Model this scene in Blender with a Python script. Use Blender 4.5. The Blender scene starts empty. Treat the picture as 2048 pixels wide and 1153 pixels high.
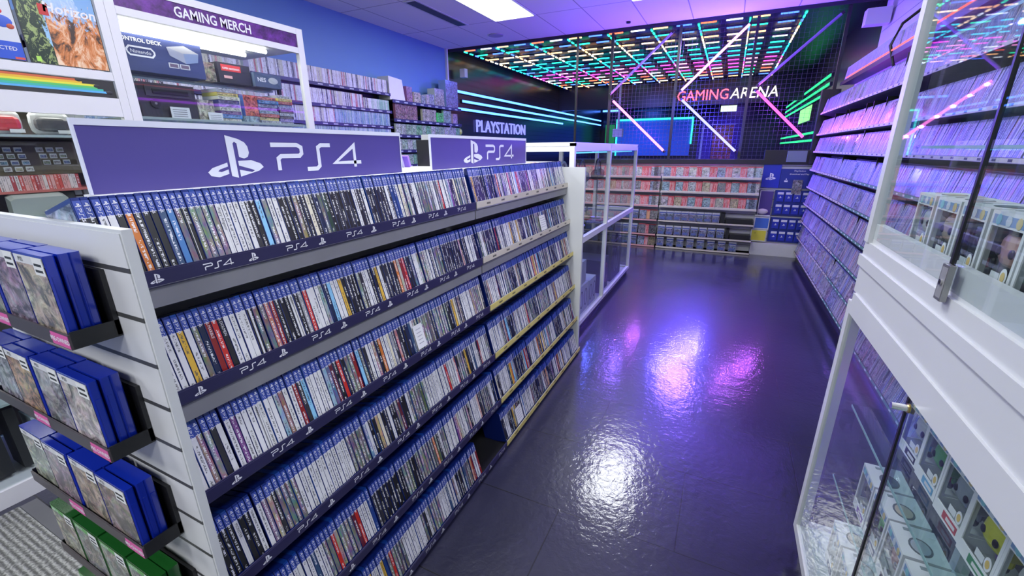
import bpy, math, random
from mathutils import Matrix, Vector
from mathutils.geometry import tessellate_polygon
random.seed(7)
PI=math.pi
S=bpy.context.scene
COL=S.collection
# ---------------------------------------------------------------- camera
YAW,PITCH,ROLL,FPX,H=-0.452769,0.310780,-0.007524,861.87,1.45
def cam_axes():
    cy,sy,cp,sp=math.cos(YAW),math.sin(YAW),math.cos(PITCH),math.sin(PITCH)
    f=Vector((sy*cp,cy*cp,-sp)); r=Vector((cy,-sy,0)); u=r.cross(f)
    return r*math.cos(ROLL)+u*math.sin(ROLL), u*math.cos(ROLL)-r*math.sin(ROLL), f
r_,u_,f_=cam_axes()
cd=bpy.data.cameras.new('camera'); cam=bpy.data.objects.new('camera',cd); COL.objects.link(cam)
cd.sensor_width=36; cd.lens=FPX/2048*36; cd.clip_start=0.01; cd.clip_end=60
m=Matrix((r_,u_,-f_)).transposed().to_4x4(); m.translation=Vector((0,0,H)); cam.matrix_world=m
S.camera=cam
# ---------------------------------------------------------------- world, exposure
w=bpy.data.worlds.new('world'); S.world=w; w.use_nodes=True
w.node_tree.nodes['Background'].inputs[0].default_value=(0.85,0.9,1,1)
w.node_tree.nodes['Background'].inputs[1].default_value=0.33  # soft fill, reaching the room through the opening in wall_behind
V=S.view_settings; V.view_transform='Standard'; V.look='None'; V.gamma=1; V.use_curve_mapping=False; V.exposure=0.22
# ---------------------------------------------------------------- ceiling lights (area lamps sit just under each ceiling panel)
CEIL=3.1
PANELS=[(-2.77,5.25),(-0.97,5.25),(-2.77,1.65),(-0.97,1.65),(-2.77,-1.95),(-0.97,-1.95),(0.83,1.65),(0.83,-1.95),(-4.0,-1.95)]
def area(name,loc,sx,sy,power,color,rot=(0,0,0)):
    l=bpy.data.lights.new(name,'AREA'); l.shape='RECTANGLE'; l.size=sx; l.size_y=sy; l.energy=power; l.color=color
    o=bpy.data.objects.new(name,l); COL.objects.link(o); o.location=loc; o.rotation_euler=rot; return o
for (x,y) in PANELS:
    far=y>3
    area('panel_lamp',(x,y,CEIL-.03),.55,1.15,34 if far else 44,(0.93,0.96,1.0))

# ================================================================ materials
MATS={}
class NT:
    def __init__(s,name):
        s.m=bpy.data.materials.new(name); s.m.use_nodes=True; s.t=s.m.node_tree; s.t.nodes.clear()
        s.out=s.n('ShaderNodeOutputMaterial')
    def n(s,typ,**k):
        n=s.t.nodes.new(typ)
        ins=k.pop('i',{})
        for a,b in k.items(): setattr(n,a,b)
        for a,b in ins.items(): s.set(n.inputs[a],b)
        return n
    def set(s,sock,b):
        if isinstance(b,bpy.types.NodeSocket): s.t.links.new(b,sock)
        elif isinstance(b,bpy.types.Node): s.t.links.new(b.outputs[0],sock)
        else:
            if isinstance(b,(tuple,list)) and len(b)==3 and sock.type=='RGBA': b=(*b,1)
            sock.default_value=b
    def math(s,op,a,b=0,c=None):
        n=s.n('ShaderNodeMath',operation=op); s.set(n.inputs[0],a); s.set(n.inputs[1],b)
        if c is not None: s.set(n.inputs[2],c)
        return n.outputs[0]
    def mix(s,f,a,b):
        n=s.n('ShaderNodeMix',data_type='RGBA'); s.set(n.inputs[0],f); s.set(n.inputs[6],a); s.set(n.inputs[7],b); return n.outputs[2]
    def bsdf(s,**k):
        n=s.n('ShaderNodeBsdfPrincipled')
        for a,b in k.items():
            s.set(n.inputs[{'col':'Base Color','rough':'Roughness','metal':'Metallic','normal':'Normal','coat':'Coat Weight','spec':'Specular IOR Level','alpha':'Alpha','trans':'Transmission Weight'}[a]],b)
        s.t.links.new(n.outputs[0],s.out.inputs[0]); return n
    def attr(s,name): return s.n('ShaderNodeAttribute',attribute_name=name)
def solid(name,col,rough=.5,metal=0,var=.08,scale=12,bump=0,spec=.5,coat=0):
    if name in MATS: return MATS[name]
    t=NT(name); tc=t.n('ShaderNodeTexCoord')
    nz=t.n('ShaderNodeTexNoise',i={'Vector':tc.outputs['Object'],'Scale':scale,'Detail':4})
    c=t.mix(nz.outputs[0],tuple(x*(1-var) for x in col),tuple(min(1,x*(1+var)) for x in col))
    k=dict(col=c,rough=rough,metal=metal,spec=spec,coat=coat)
    if bump:
        b=t.n('ShaderNodeBump',i={'Strength':bump,'Distance':.002,'Height':nz.outputs[0]}); k['normal']=b.outputs[0]
    t.bsdf(**k); MATS[name]=t.m; return t.m
def emit(name,col,st):
    if name in MATS: return MATS[name]
    t=NT(name); e=t.n('ShaderNodeEmission',i={'Color':col,'Strength':st}); t.t.links.new(e.outputs[0],t.out.inputs[0]); MATS[name]=t.m; return t.m
# plain plastic/paper taking its own colour from the face colour
t=NT('coloured_plastic'); a=t.attr('col'); t.bsdf(col=a.outputs[0],rough=.3,spec=.6); PLA=t.m
t=NT('coloured_paper'); a=t.attr('col'); t.bsdf(col=a.outputs[0],rough=.55); PAP=t.m
# printed spine: base colour, art amount in alpha, a band of small printed marks along the spine
t=NT('printed_spine'); a=t.attr('col'); uv=t.n('ShaderNodeUVMap'); sp=t.n('ShaderNodeSeparateXYZ',i={0:uv.outputs[0]})
u,v=sp.outputs[0],sp.outputs[1]; fu=t.math('FRACT',u); iu=t.math('FLOOR',u)
def cmb(t,x,y,z): return t.n('ShaderNodeCombineXYZ',i={0:x,1:y,2:z}).outputs[0]
n1=t.n('ShaderNodeTexNoise',i={'Vector':cmb(t,t.math('MULTIPLY',iu,13.7),t.math('MULTIPLY',v,45),t.math('MULTIPLY',fu,3)),'Scale':1.0,'Detail':1})
n2=t.n('ShaderNodeTexNoise',i={'Vector':cmb(t,t.math('MULTIPLY',iu,5.3),t.math('MULTIPLY',v,2.0),0.0),'Scale':1.0,'Detail':0})
band=t.math('LESS_THAN',t.math('ABSOLUTE',t.math('SUBTRACT',fu,.5)),.2)
mk=t.math('MULTIPLY',t.math('MULTIPLY',band,t.math('GREATER_THAN',n1.outputs[0],.5)),t.math('GREATER_THAN',n2.outputs[0],.45))
bw=t.n('ShaderNodeRGBToBW',i={0:a.outputs[0]})
tc_=t.mix(t.math('GREATER_THAN',bw.outputs[0],.3),(.75,.75,.78),(.05,.05,.06))
n3=t.n('ShaderNodeTexNoise',i={'Vector':cmb(t,t.math('MULTIPLY',iu,9.1),t.math('MULTIPLY',v,4),t.math('MULTIPLY',fu,1.2)),'Scale':1.0,'Detail':3})
hs=t.n('ShaderNodeHueSaturation',i={'Saturation':1.3,'Value':.55,'Color':n3.outputs[1]})
base=t.mix(a.outputs['Alpha'],a.outputs[0],hs.outputs[0])
t.bsdf(col=t.mix(t.math('MULTIPLY',mk,.8),base,tc_),rough=.35); SPI=t.m
# printed cover: a busy picture
t=NT('printed_cover'); a=t.attr('col'); uv=t.n('ShaderNodeUVMap')
n1=t.n('ShaderNodeTexNoise',i={'Vector':uv.outputs[0],'Scale':3.2,'Detail':6,'Roughness':.65,'Distortion':1.4})
n2=t.n('ShaderNodeTexNoise',i={'Vector':uv.outputs[0],'Scale':2.1,'Detail':3,'Distortion':2.2})
hs=t.n('ShaderNodeHueSaturation',i={'Saturation':1.3,'Value':.7,'Color':n2.outputs[1]})
c=t.mix(.3,a.outputs[0],hs.outputs[0])
rp=t.n('ShaderNodeValToRGB',i={0:n1.outputs[0]}); e=rp.color_ramp.elements
e[0].position=.38; e[0].color=(.04,.035,.05,1); e[1].position=.66; e[1].color=(1.15,1.1,1.05,1)
mm=t.n('ShaderNodeMix',data_type='RGBA',blend_type='MULTIPLY'); t.set(mm.inputs[0],.85); t.set(mm.inputs[6],c); t.set(mm.inputs[7],rp.outputs[0])
t.bsdf(col=mm.outputs[2],rough=.22,spec=.6); ART=t.m
# translucent-looking case shell
t=NT('clear_shell'); a=t.attr('col')
p=t.bsdf(col=a.outputs[0],rough=.12,spec=.8); t.set(p.inputs['Subsurface Weight'],0.0); SHELL=t.m
# led material from face colour
t=NT('led_light'); a=t.attr('col'); em=t.n('ShaderNodeEmission',i={'Color':a.outputs[0],'Strength':3.4}); t.t.links.new(em.outputs[0],t.out.inputs[0]); LED=t.m
# glass
def glassmat(name,tint,refl=1.0,dirt=.03):
    t=NT(name); fr=t.n('ShaderNodeFresnel',i={'IOR':1.5})
    tr=t.n('ShaderNodeBsdfTransparent',i={'Color':tint}); gl=t.n('ShaderNodeBsdfGlossy',i={'Color':(1,1,1),'Roughness':.02})
    gg=t.n('ShaderNodeNewGeometry'); ft=t.math('SUBTRACT',1.0,gg.outputs['Backfacing'])
    mx=t.n('ShaderNodeMixShader',i={0:t.math('MULTIPLY',t.math('MULTIPLY_ADD',fr.outputs[0],refl,dirt),ft),1:tr.outputs[0],2:gl.outputs[0]})
    t.t.links.new(mx.outputs[0],t.out.inputs[0]); return t.m
GLASS=glassmat('cabinet_glass',(.93,.96,.96),1.0,0.01)
GEDGE=solid('glass_edge',(.02,.05,.05),.1)
# floor
t=NT('dark_vinyl'); g=t.n('ShaderNodeNewGeometry'); pos=g.outputs['Position']
n1=t.n('ShaderNodeTexNoise',i={'Vector':pos,'Scale':1.6,'Detail':5,'Roughness':.6})
n2=t.n('ShaderNodeTexNoise',i={'Vector':pos,'Scale':38,'Detail':3,'Roughness':.6,'Distortion':.4})
n3=t.n('ShaderNodeTexNoise',i={'Vector':pos,'Scale':9,'Detail':2})
br=t.n('ShaderNodeTexBrick',offset=.5,i={'Vector':pos,'Scale':1.0,'Mortar Size':.0025,'Mortar Smooth':.2,'Brick Width':.92,'Row Height':.46})
t.set(br.inputs['Color1'],(1,1,1)); t.set(br.inputs['Color2'],(1,1,1)); t.set(br.inputs['Mortar'],(0,0,0))
hh=t.math('ADD',t.math('MULTIPLY',n2.outputs[0],.6),t.math('MULTIPLY',n3.outputs[0],.9))
hh=t.math('ADD',hh,t.math('MULTIPLY',br.outputs[0],.25))
b=t.n('ShaderNodeBump',i={'Strength':.55,'Distance':.0035,'Height':hh})
col=t.mix(n1.outputs[0],(.006,.006,.016),(.022,.022,.05))
col=t.mix(br.outputs[0],(.004,.004,.006),col)
rr=t.math('MULTIPLY_ADD',n1.outputs[0],.2,.26)
p=t.bsdf(col=col,rough=rr,normal=b.outputs[0],spec=.33,coat=.85); t.set(p.inputs['Coat Roughness'],.085); t.set(p.inputs['Coat Normal'],b.outputs[0]); FLOORM=t.m
# carpet
t=NT('ribbed_carpet'); g=t.n('ShaderNodeNewGeometry'); pos=g.outputs['Position']
wv=t.n('ShaderNodeTexWave',bands_direction='Y',i={'Vector':pos,'Scale':17,'Distortion':1.2,'Detail':3})
n1=t.n('ShaderNodeTexNoise',i={'Vector':pos,'Scale':110,'Detail':3})
hh=t.math('MULTIPLY',t.math('MULTIPLY_ADD',wv.outputs[1],.5,.5),n1.outputs[0])
b=t.n('ShaderNodeBump',i={'Strength':1,'Distance':.01,'Height':hh})
rp=t.n('ShaderNodeValToRGB',i={0:hh}); e=rp.color_ramp.elements; e[0].position=.25; e[0].color=(.07,.07,.065,1); e[1].position=.55; e[1].color=(.30,.30,.28,1)
t.bsdf(col=rp.outputs[0],rough=.95,normal=b.outputs[0]); CARPET=t.m
# ceiling tiles 0.6 x 1.2
t=NT('ceiling_tile'); g=t.n('ShaderNodeNewGeometry'); sp=t.n('ShaderNodeSeparateXYZ',i={0:g.outputs['Position']})
fx=t.math('FRACT',t.math('DIVIDE',t.math('ADD',sp.outputs[0],3.07+6),.6)); fy=t.math('FRACT',t.math('DIVIDE',t.math('ADD',sp.outputs[1],12-4.65),1.2))
def edge(t,f,wd): return t.math('GREATER_THAN',t.math('ABSOLUTE',t.math('SUBTRACT',f,.5)),.5-wd)
ln=t.math('MAXIMUM',edge(t,fx,.011),edge(t,fy,.0055))
nz=t.n('ShaderNodeTexNoise',i={'Vector':g.outputs['Position'],'Scale':160,'Detail':3})
c=t.mix(nz.outputs[0],(.76,.75,.77),(.86,.85,.86)); c=t.mix(t.math('MULTIPLY',ln,.75),c,(.22,.21,.24))
t.bsdf(col=c,rough=.85); CEILM=t.m
# slatwall (horizontal grooves)
def slat(name,col,pitch,off=0,rough=.4,gw=.03,dark=.12):
    t=NT(name); g=t.n('ShaderNodeNewGeometry'); sp=t.n('ShaderNodeSeparateXYZ',i={0:g.outputs['Position']})
    fz=t.math('FRACT',t.math('DIVIDE',t.math('ADD',sp.outputs[2],off),pitch))
    ln=edge(t,fz,gw); b=t.n('ShaderNodeBump',i={'Strength':1,'Distance':.004,'Height':ln}); b.invert=True
    t.bsdf(col=t.mix(ln,col,tuple(x*dark for x in col)),rough=rough,normal=b.outputs[0]); return t.m
SLATW=slat('white_slatwall',(.62,.62,.64),.11)
SLATE=slat('panel_slatwall',(.56,.56,.57),.085,off=.005,gw=.05,dark=.1)
SLATB=slat('black_slatwall',(.022,.022,.032),.1,rough=.22)
SLATR=slat('upper_slatwall',(.6,.6,.62),.16,rough=.35,gw=.015)
WHITE=solid('white_laminate',(.54,.55,.555),.38,var=.03,scale=5)
WMET=solid('white_metal',(.66,.66,.67),.35,var=.03)
GREY=solid('grey_panel',(.20,.20,.22),.5,var=.1)
DGREY=solid('dark_panel',(.045,.045,.06),.5)
BLACK=solid('black_metal',(.012,.012,.014),.35)
BLUEW=solid('blue_paint',(.12,.25,.48),.55,var=.05,scale=2)
NAVY=solid('navy_strip',(.022,.02,.07),.4)
SIGNB=solid('sign_blue',(.065,.05,.24),.42,var=.1,scale=3)
SIGNW=solid('sign_white',(.62,.64,.74),.45,var=.02)
TXTW=solid('white_print',(.72,.72,.76),.5,var=.02)
TXTK=solid('black_print',(.02,.02,.02),.5)
YEL=solid('yellow_label',(.62,.52,.16),.5,var=.1,scale=30)
PEACH=solid('cream_label',(.55,.5,.42),.5,var=.06)
MAG=solid('magenta_label',(.55,.08,.28),.45,var=.2)
CHROME=solid('chrome',(.7,.7,.7),.15,metal=1)
GMET=solid('grey_metal',(.3,.3,.3),.35,metal=.8)
FROST=solid('glass_shelf',(.30,.36,.36),.15)
DARKW=solid('dark_wall',(.020,.018,.04),.25,var=.1)
DARKC=solid('dark_ceiling',(.02,.018,.04),.4)
BASEW=solid('base_white',(.5,.5,.5),.5)

# ================================================================ mesh builder
class MB:
    def __init__(s): s.v=[];s.f=[];s.m=[];s.c=[];s.uv=[];s.mats=[]
    def mi(s,m):
        if m not in s.mats: s.mats.append(m)
        return s.mats.index(m)
    def face(s,pts,m,col=(1,1,1),uv=None,M=None):
        k=len(s.v)
        for p in pts:
            p=Vector(p); s.v.append(M@p if M else p)
        s.f.append(tuple(range(k,k+len(pts)))); s.m.append(s.mi(m))
        s.c.append(tuple(col)+(0,) if len(col)==3 else tuple(col)); s.uv.append(uv)
        return s
    def box(s,x0,x1,y0,y1,z0,z1,m,col=(1,1,1),M=None,skip='',uv=None):
        P=lambda a,b,c:(a,b,c)
        F={'-x':[(x0,y1,z0),(x0,y0,z0),(x0,y0,z1),(x0,y1,z1)],'+x':[(x1,y0,z0),(x1,y1,z0),(x1,y1,z1),(x1,y0,z1)],
           '-y':[(x0,y0,z0),(x1,y0,z0),(x1,y0,z1),(x0,y0,z1)],'+y':[(x1,y1,z0),(x0,y1,z0),(x0,y1,z1),(x1,y1,z1)],
           '-z':[(x0,y1,z0),(x1,y1,z0),(x1,y0,z0),(x0,y0,z0)],'+z':[(x0,y0,z1),(x1,y0,z1),(x1,y1,z1),(x0,y1,z1)]}
        for k,q in F.items():
            if k in skip: continue
            s.face(q,m,col,uv,M)
        return s
    def poly(s,pts,m,col=(1,1,1),M=None,z=0.0):       # concave 2-D polygon in the XY plane of M
        tri=tessellate_polygon([[Vector((p[0],p[1],0)) for p in pts]])
        for a,b,c in tri:
            A,B,C=pts[a],pts[b],pts[c]
            if (B[0]-A[0])*(C[1]-A[1])-(B[1]-A[1])*(C[0]-A[0])<0: B,C=C,B
            s.face([(A[0],A[1],z),(B[0],B[1],z),(C[0],C[1],z)],m,col,None,M)
        return s
    def prism(s,pts,z0,z1,m,col=(1,1,1),M=None):       # pts counter-clockwise in XY, extruded along Z of M
        n=len(pts)
        s.face([(x,y,z1) for x,y in pts],m,col,None,M); s.face([(x,y,z0) for x,y in reversed(pts)],m,col,None,M)
        for i in range(n):
            a,b=pts[i],pts[(i+1)%n]; s.face([(a[0],a[1],z0),(b[0],b[1],z0),(b[0],b[1],z1),(a[0],a[1],z1)],m,col,None,M)
        return s
    def tube(s,pts,r,m,col=(1,1,1),n=8,caps=True):
        pts=[Vector(p) for p in pts]; rings=[]
        for i,p in enumerate(pts):
            d=(pts[min(i+1,len(pts)-1)]-pts[max(i-1,0)]).normalized()
            a=Vector((0,0,1)) if abs(d.z)<.9 else Vector((1,0,0)); e1=d.cross(a).normalized(); e2=d.cross(e1)
            rings.append([p+(e1*math.cos(2*PI*k/n)+e2*math.sin(2*PI*k/n))*r for k in range(n)])
        for a,b in zip(rings,rings[1:]):
            for k in range(n): s.face([a[k],a[(k+1)%n],b[(k+1)%n],b[k]],m,col)
        if caps: s.face(list(reversed(rings[0])),m,col); s.face(rings[-1],m,col)
        return s
    def ball(s,c,rx,ry,rz,m,col=(1,1,1),n=12,k=8,p=1.0,M=None):    # superellipsoid
        sg=lambda a,q:math.copysign(abs(a)**q,a)
        def P(i,j):
            th=-PI/2+PI*i/k; ph=2*PI*j/n
            return (c[0]+rx*sg(math.cos(th),p)*sg(math.cos(ph),p),c[1]+ry*sg(math.cos(th),p)*sg(math.sin(ph),p),c[2]+rz*sg(math.sin(th),p))
        for i in range(k):
            for j in range(n):
                q=[P(i,j),P(i,j+1),P(i+1,j+1),P(i+1,j)]
                if i==0: q=[q[0],q[2],q[3]]
                elif i==k-1: q=q[:3]
                s.face(q,m,col,None,M)
        return s
    def stroke(s,pl,wd,m,col=(1,1,1),M=None,z=0.0):
        n=len(pl)
        L=[];R=[]
        for i,p in enumerate(pl):
            p=Vector(p); d=Vector((0,0))
            if i>0: d1=(p-Vector(pl[i-1])).normalized()
            if i<n-1: d2=(Vector(pl[i+1])-p).normalized()
            if i==0: d1=d2
            if i==n-1: d2=d1
            t_=(d1+d2).normalized(); nn=Vector((-t_.y,t_.x)); k=wd/2/max(.45,nn.dot(Vector((-d1.y,d1.x))))
            L.append(p+nn*k); R.append(p-nn*k)
        for i in range(n-1):
            s.face([(R[i].x,R[i].y,z),(R[i+1].x,R[i+1].y,z),(L[i+1].x,L[i+1].y,z),(L[i].x,L[i].y,z)],m,col,None,M)
        return s
    def text(s,body,size,m,M,align='CENTER',ext=0,col=(1,1,1),sx=1,shear=0,offset=0):
        V_,F_,bb=textgeo(body,ext/size if ext else 0,offset)
        w=bb[1]-bb[0]; ox={'CENTER':(bb[0]+bb[1])/2,'LEFT':bb[0],'RIGHT':bb[1]}[align]
        base=len(s.v); mi=s.mi(m)
        for p in V_: s.v.append(M@Vector(((p[0]-ox)*size*sx+p[1]*size*shear,p[1]*size,p[2]*size)))
        for f in F_: s.f.append(tuple(base+i for i in f)); s.m.append(mi); s.c.append((*col,0)); s.uv.append(None)
        return s
    def build(s,name,parent=None,origin=None,matrix=None,bevel=0,smooth=False,local=False):
        O=Vector(origin) if origin is not None else Vector((0,0,0))
        me=bpy.data.meshes.new(name); me.from_pydata([tuple(p-O) for p in s.v],[],s.f)
        for mm in s.mats: me.materials.append(mm)
        me.polygons.foreach_set('material_index',s.m)
        ca=me.color_attributes.new('col','FLOAT_COLOR','CORNER'); cc=[]; 
        for f,c in zip(s.f,s.c): cc.extend(c*len(f))
        ca.data.foreach_set('color',cc)
        if any(u is not None for u in s.uv):
            ul=me.uv_layers.new(name='UVMap'); uu=[]
            for f,u in zip(s.f,s.uv):
                if u is None: uu.extend([0,0]*len(f))
                else:
                    for q in u: uu.extend(q)
            ul.data.foreach_set('uv',uu)
        if smooth: me.polygons.foreach_set('use_smooth',[True]*len(s.f))
        me.update()
        o=bpy.data.objects.new(name,me); COL.objects.link(o)
        if matrix is not None: o.matrix_world=matrix
        if parent is not None:
            o.parent=parent
            if not local: o.location=O-getw(parent)
        elif matrix is None: o.location=O
        if bevel:
            bv=o.modifiers.new('bevel','BEVEL'); bv.width=bevel; bv.segments=2; bv.limit_method='ANGLE'
        return o
def getw(o):
    p=Vector(o.location)
    while o.parent: o=o.parent; p=p+Vector(o.location)
    return p
_T={}
def textgeo(body,ext,offset=0):
    k=(body,round(ext,4),offset)
    if k not in _T:
        cu=bpy.data.curves.new('t','FONT'); cu.body=body; cu.size=1; cu.extrude=ext; cu.resolution_u=2; cu.offset=offset
        o=bpy.data.objects.new('t',cu); COL.objects.link(o)
        dg=bpy.context.evaluated_depsgraph_get(); dg.update()
        me=bpy.data.meshes.new_from_object(o.evaluated_get(dg))
        V_=[tuple(v.co) for v in me.vertices]; F_=[tuple(p.vertices) for p in me.polygons]
        xs=[v[0] for v in V_]; _T[k]=(V_,F_,(min(xs),max(xs)))
        bpy.data.objects.remove(o); bpy.data.curves.remove(cu); bpy.data.meshes.remove(me)
    return _T[k]
# all lettering is made before the scene fills up
for b_,e_,o_ in [('GAMING MERCH',0,.02),('CONTROL DECK',0,.02),('Nintendo',0,0),('SUPER NINTENDO',0,.02),('NES',0,.02),('PLAYSTATION',.06,0),('GAMING',.05,0),('ARENA',.05,0),('PRE-OWNED',0,.02),('PS5',0,.01),('DOLMEN',0,.03),('ALPINE',0,.03),('Horizon',0,.02),('CTED',0,.01),('PlayStation',0,0),('Download and Play',0,0),('EDGE',0,.03),('MONSTER',0,.02),('XBOX ONE',0,0),('MAFIA',0,.03),('MARBLE',0,.02),('Angry Alligator',0,0),('Call of Duty',0,0),('NERO',0,0),('XBOX',0,.01),('BEAST OF REINCARNATION',0,0),('MARVEL',0,.01),('ELEX',0,.03)]:
    textgeo(b_,0,o_)
    if e_: textgeo(b_,e_,o_)
def PMat(o,right,up):
    r=Vector(right).normalized(); u=Vector(up).normalized(); n=r.cross(u)
    M=Matrix((r,u,n)).transposed().to_4x4(); M.translation=Vector(o); return M
FX=lambda o:PMat(o,(0,1,0),(0,0,1))      # facing +X
FMX=lambda o:PMat(o,(0,-1,0),(0,0,1))    # facing -X
FMY=lambda o:PMat(o,(1,0,0),(0,0,1))     # facing -Y
def tag(o,label=None,cat=None,group=None,kind=None):
    if label: o['label']=label
    if cat: o['category']=cat
    if group: o['group']=group
    if kind: o['kind']=kind
    return o
def thing(name,label,cat,loc,group=None,rot=(0,0,0)):
    o=bpy.data.objects.new(name,None); COL.objects.link(o); o.location=loc; o.rotation_euler=rot; o.empty_display_size=.05
    return tag(o,label,cat,group)
def struct(name,mb,**k):
    o=mb.build(name,**k); o['kind']='structure'; return o
def ordn(n): return f"{n}{'th' if 10<=n%100<=20 else {1:'st',2:'nd',3:'rd'}.get(n%10,'th')}"
def rgb(h): 
    h=h.lstrip('#'); c=[int(h[i:i+2],16)/255 for i in (0,2,4)]
    return tuple(x/12.92 if x<.04045 else ((x+.055)/1.055)**2.4 for x in c)

# ---- the two emblem shapes, in a unit box
LOGO=[[(.385,.04),(.50,0),(.50,.66),(.53,.69),(.57,.66),(.57,.40),(.66,.37),(.73,.40),(.765,.48),(.755,.60),(.71,.68),(.61,.74),(.385,.81)],
      [(.345,.30),(.08,.205),(.0,.13),(.04,.06),(.17,.03),(.345,.085),(.345,.17),(.22,.125),(.165,.14),(.20,.175),(.345,.225)],
      [(.54,.325),(.54,.235),(.77,.155),(.82,.13),(.76,.10),(.54,.155),(.54,.02),(.90,.12),(1.0,.19),(.95,.265),(.78,.335)]]
def logo(mb,M,w,m,col=(1,1,1),hh=None):
    S_=M@Matrix.Diagonal((w,hh or w,w,1))
    for p in LOGO: mb.poly(p,m,col,S_)
PS4=[([(0,1),(1.22,1),(1.42,.9),(1.42,.66),(1.3,.56),(.42,.56),(.27,.46),(.27,0)],.17),
     ([(3.0,1),(2.48,1),(2.3,.9),(2.3,.12),(2.14,0),(1.62,0)],.17),
     ([(4.85,.22),(3.2,.22),(4.45,1),(4.45,0)],.17)]
def ps4(mb,M,h,m,col=(1,1,1)):        # lettering, origin at its lower left, height h
    S_=M@Matrix.Diagonal((h,h,h,1))
    for pl,wd in PS4: mb.stroke(pl,wd,m,col,S_)

# ================================================================ room shell
b=MB(); b.box(-4.8,1.6,-4.1,17.6,-.1,0,FLOORM); struct('floor',b)
b=MB(); b.box(-4.8,1.6,-4.1,7.0,CEIL,CEIL+.1,CEILM); struct('ceiling',b)
b=MB(); b.box(-4.8,1.6,7.0,12.65,CEIL,CEIL+.1,DARKC); b.box(-4.8,1.6,12.75,17.6,2.95,3.05,DARKC); b.box(-4.8,1.6,7.0,7.03,CEIL-.045,CEIL,DARKC); struct('ceiling_arena',b)
b=MB(); b.box(-4.72,-4.62,-4,7.0,0,CEIL,BLUEW); struct('wall_left',b)
b=MB(); b.box(-4.72,-4.6,7.0,17.4,0,CEIL,SLATB); struct('wall_left_arena',b)
b=MB(); b.box(-4.62,-4.58,6.93,6.97,0,CEIL,WMET); struct('trim_1',b)
b=MB(); b.box(1.4,1.5,-4,7.0,0,CEIL,SLATR); struct('wall_right',b)
b=MB(); b.box(1.4,1.5,7.0,17.4,0,CEIL,DARKW); struct('wall_right_arena',b)
b=MB(); b.box(-4.62,1.4,-4.1,-4.0,0,.35,WHITE); b.box(-4.62,1.4,-4.1,-4.0,2.75,CEIL,WHITE); b.box(-1.7,-1.5,-4.1,-4.0,.35,2.75,WHITE); struct('wall_behind',b)  # unseen wall; its wide opening is added to let world light in as fill
b=MB(); b.box(-4.6,1.4,17.4,17.5,0,CEIL,DARKW); struct('wall_back_arena',b)
b=MB(); b.box(-4.6,1.4,12.65,12.75,2.5,CEIL,DARKW); struct('wall_bulkhead',b)
b=MB(); b.box(-2.3,1.4,7.0,7.1,0,1.235,SLATW); struct('wall_back',b)
b=MB(); b.box(-2.3,.42,6.955,7.12,1.235,1.30,BLACK); b.box(.42,1.12,6.955,7.12,1.235,1.42,BLACK); struct('trim_2',b)
b=MB(); b.box(-4.6,-2.3,7.0,7.08,0,1.2,DARKW); struct('wall_low_dark',b)
# dark column right of the cage
b=MB(); b.box(.93,1.12,6.92,7.02,1.25,2.13,BLACK); struct('trim_3',b)

# ceiling fittings
for i,(x,y) in enumerate(PANELS):
    p=thing('ceiling_light','white rectangular ceiling light panel, '+["beside the air vent","above the aisle, beyond the frame top","above the near gondola","above the near aisle","behind the viewer, left","behind the viewer, middle","above the white glass cabinet","behind the viewer, right","rear, by the blue wall"][i],'light',(x,y,CEIL),'ceiling light panels')
    MB().box(x-.3,x+.3,y-.6,y+.6,CEIL-.012,CEIL-.001,WMET).build('frame',p,(x,y,CEIL))
    MB().box(x-.275,x+.275,y-.575,y+.575,CEIL-.018,CEIL-.0125,emit('panel_light',(.95,.97,1),2.2)).build('diffuser',p,(x,y,CEIL))
p=thing('air_vent','long narrow dark slot air vent in the ceiling','vent',(-3.57,5.25,CEIL))
MB().box(-3.66,-3.48,4.67,5.85,CEIL-.006,CEIL-.0005,WMET).build('frame',p,(-3.57,5.25,CEIL))
MB().box(-3.635,-3.505,4.7,5.82,CEIL-.009,CEIL-.0065,solid('vent_dark',(.04,.045,.07),.5)).build('slot',p,(-3.57,5.25,CEIL))
b=MB(); b.prism([(-3.41+.11*math.cos(2*PI*k/20),6.52+.11*math.sin(2*PI*k/20)) for k in range(20)],CEIL-.012,CEIL-.0005,solid('speaker_grille',(.42,.4,.5),.7,var=.3,scale=200))
tag(b.build('ceiling_speaker',None,(-3.41,6.52,CEIL)),'flat round ceiling speaker near the blue wall corner','speaker')
b=MB(); b.prism([(-1.475+.03*math.cos(2*PI*k/12),6.716+.03*math.sin(2*PI*k/12)) for k in range(12)],CEIL-.02,CEIL-.0005,BLACK)
tag(b.build('sprinkler_head',None,(-1.475,6.716,CEIL)),'tiny dark sprinkler head in the ceiling before the arena','sprinkler')

# ================================================================ arena : LED ceiling grid
RED=(1,.12,.06);WH=(.75,.85,1);ORG=(1,.5,.2);BLU=(.06,.16,1);GRN=(.02,.9,.45);CRM=(1,.75,.42);CYA=(.02,.72,.85);MGT=(.95,.06,.75);PNK=(1,.3,.8)
ROWC=[[RED,WH,ORG,BLU],[BLU,GRN,BLU,GRN],[ORG,CRM,ORG,CRM],[CRM,CRM,WH,CRM],[CYA,CRM,CYA,GRN],[CYA,CYA,CYA,CYA],[CYA,CYA,BLU,CYA],[MGT,PNK,MGT,CYA],[MGT,MGT,PNK,MGT],[PNK,WH,MGT,MGT],[GRN,RED,WH,GRN],[BLU,GRN,ORG,RED],[CRM,ORG,WH,BLU],[CYA,ORG,CRM,ORG]]
g=thing('led_ceiling_grid','large grid of multicoloured dashed light strips under the dark arena ceiling','lights',(-1.85,9.8,3.06))
XS=[-4.33+.62*k for k in range(9)]; YS=[7.08+.43*k for k in range(14)]
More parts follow.
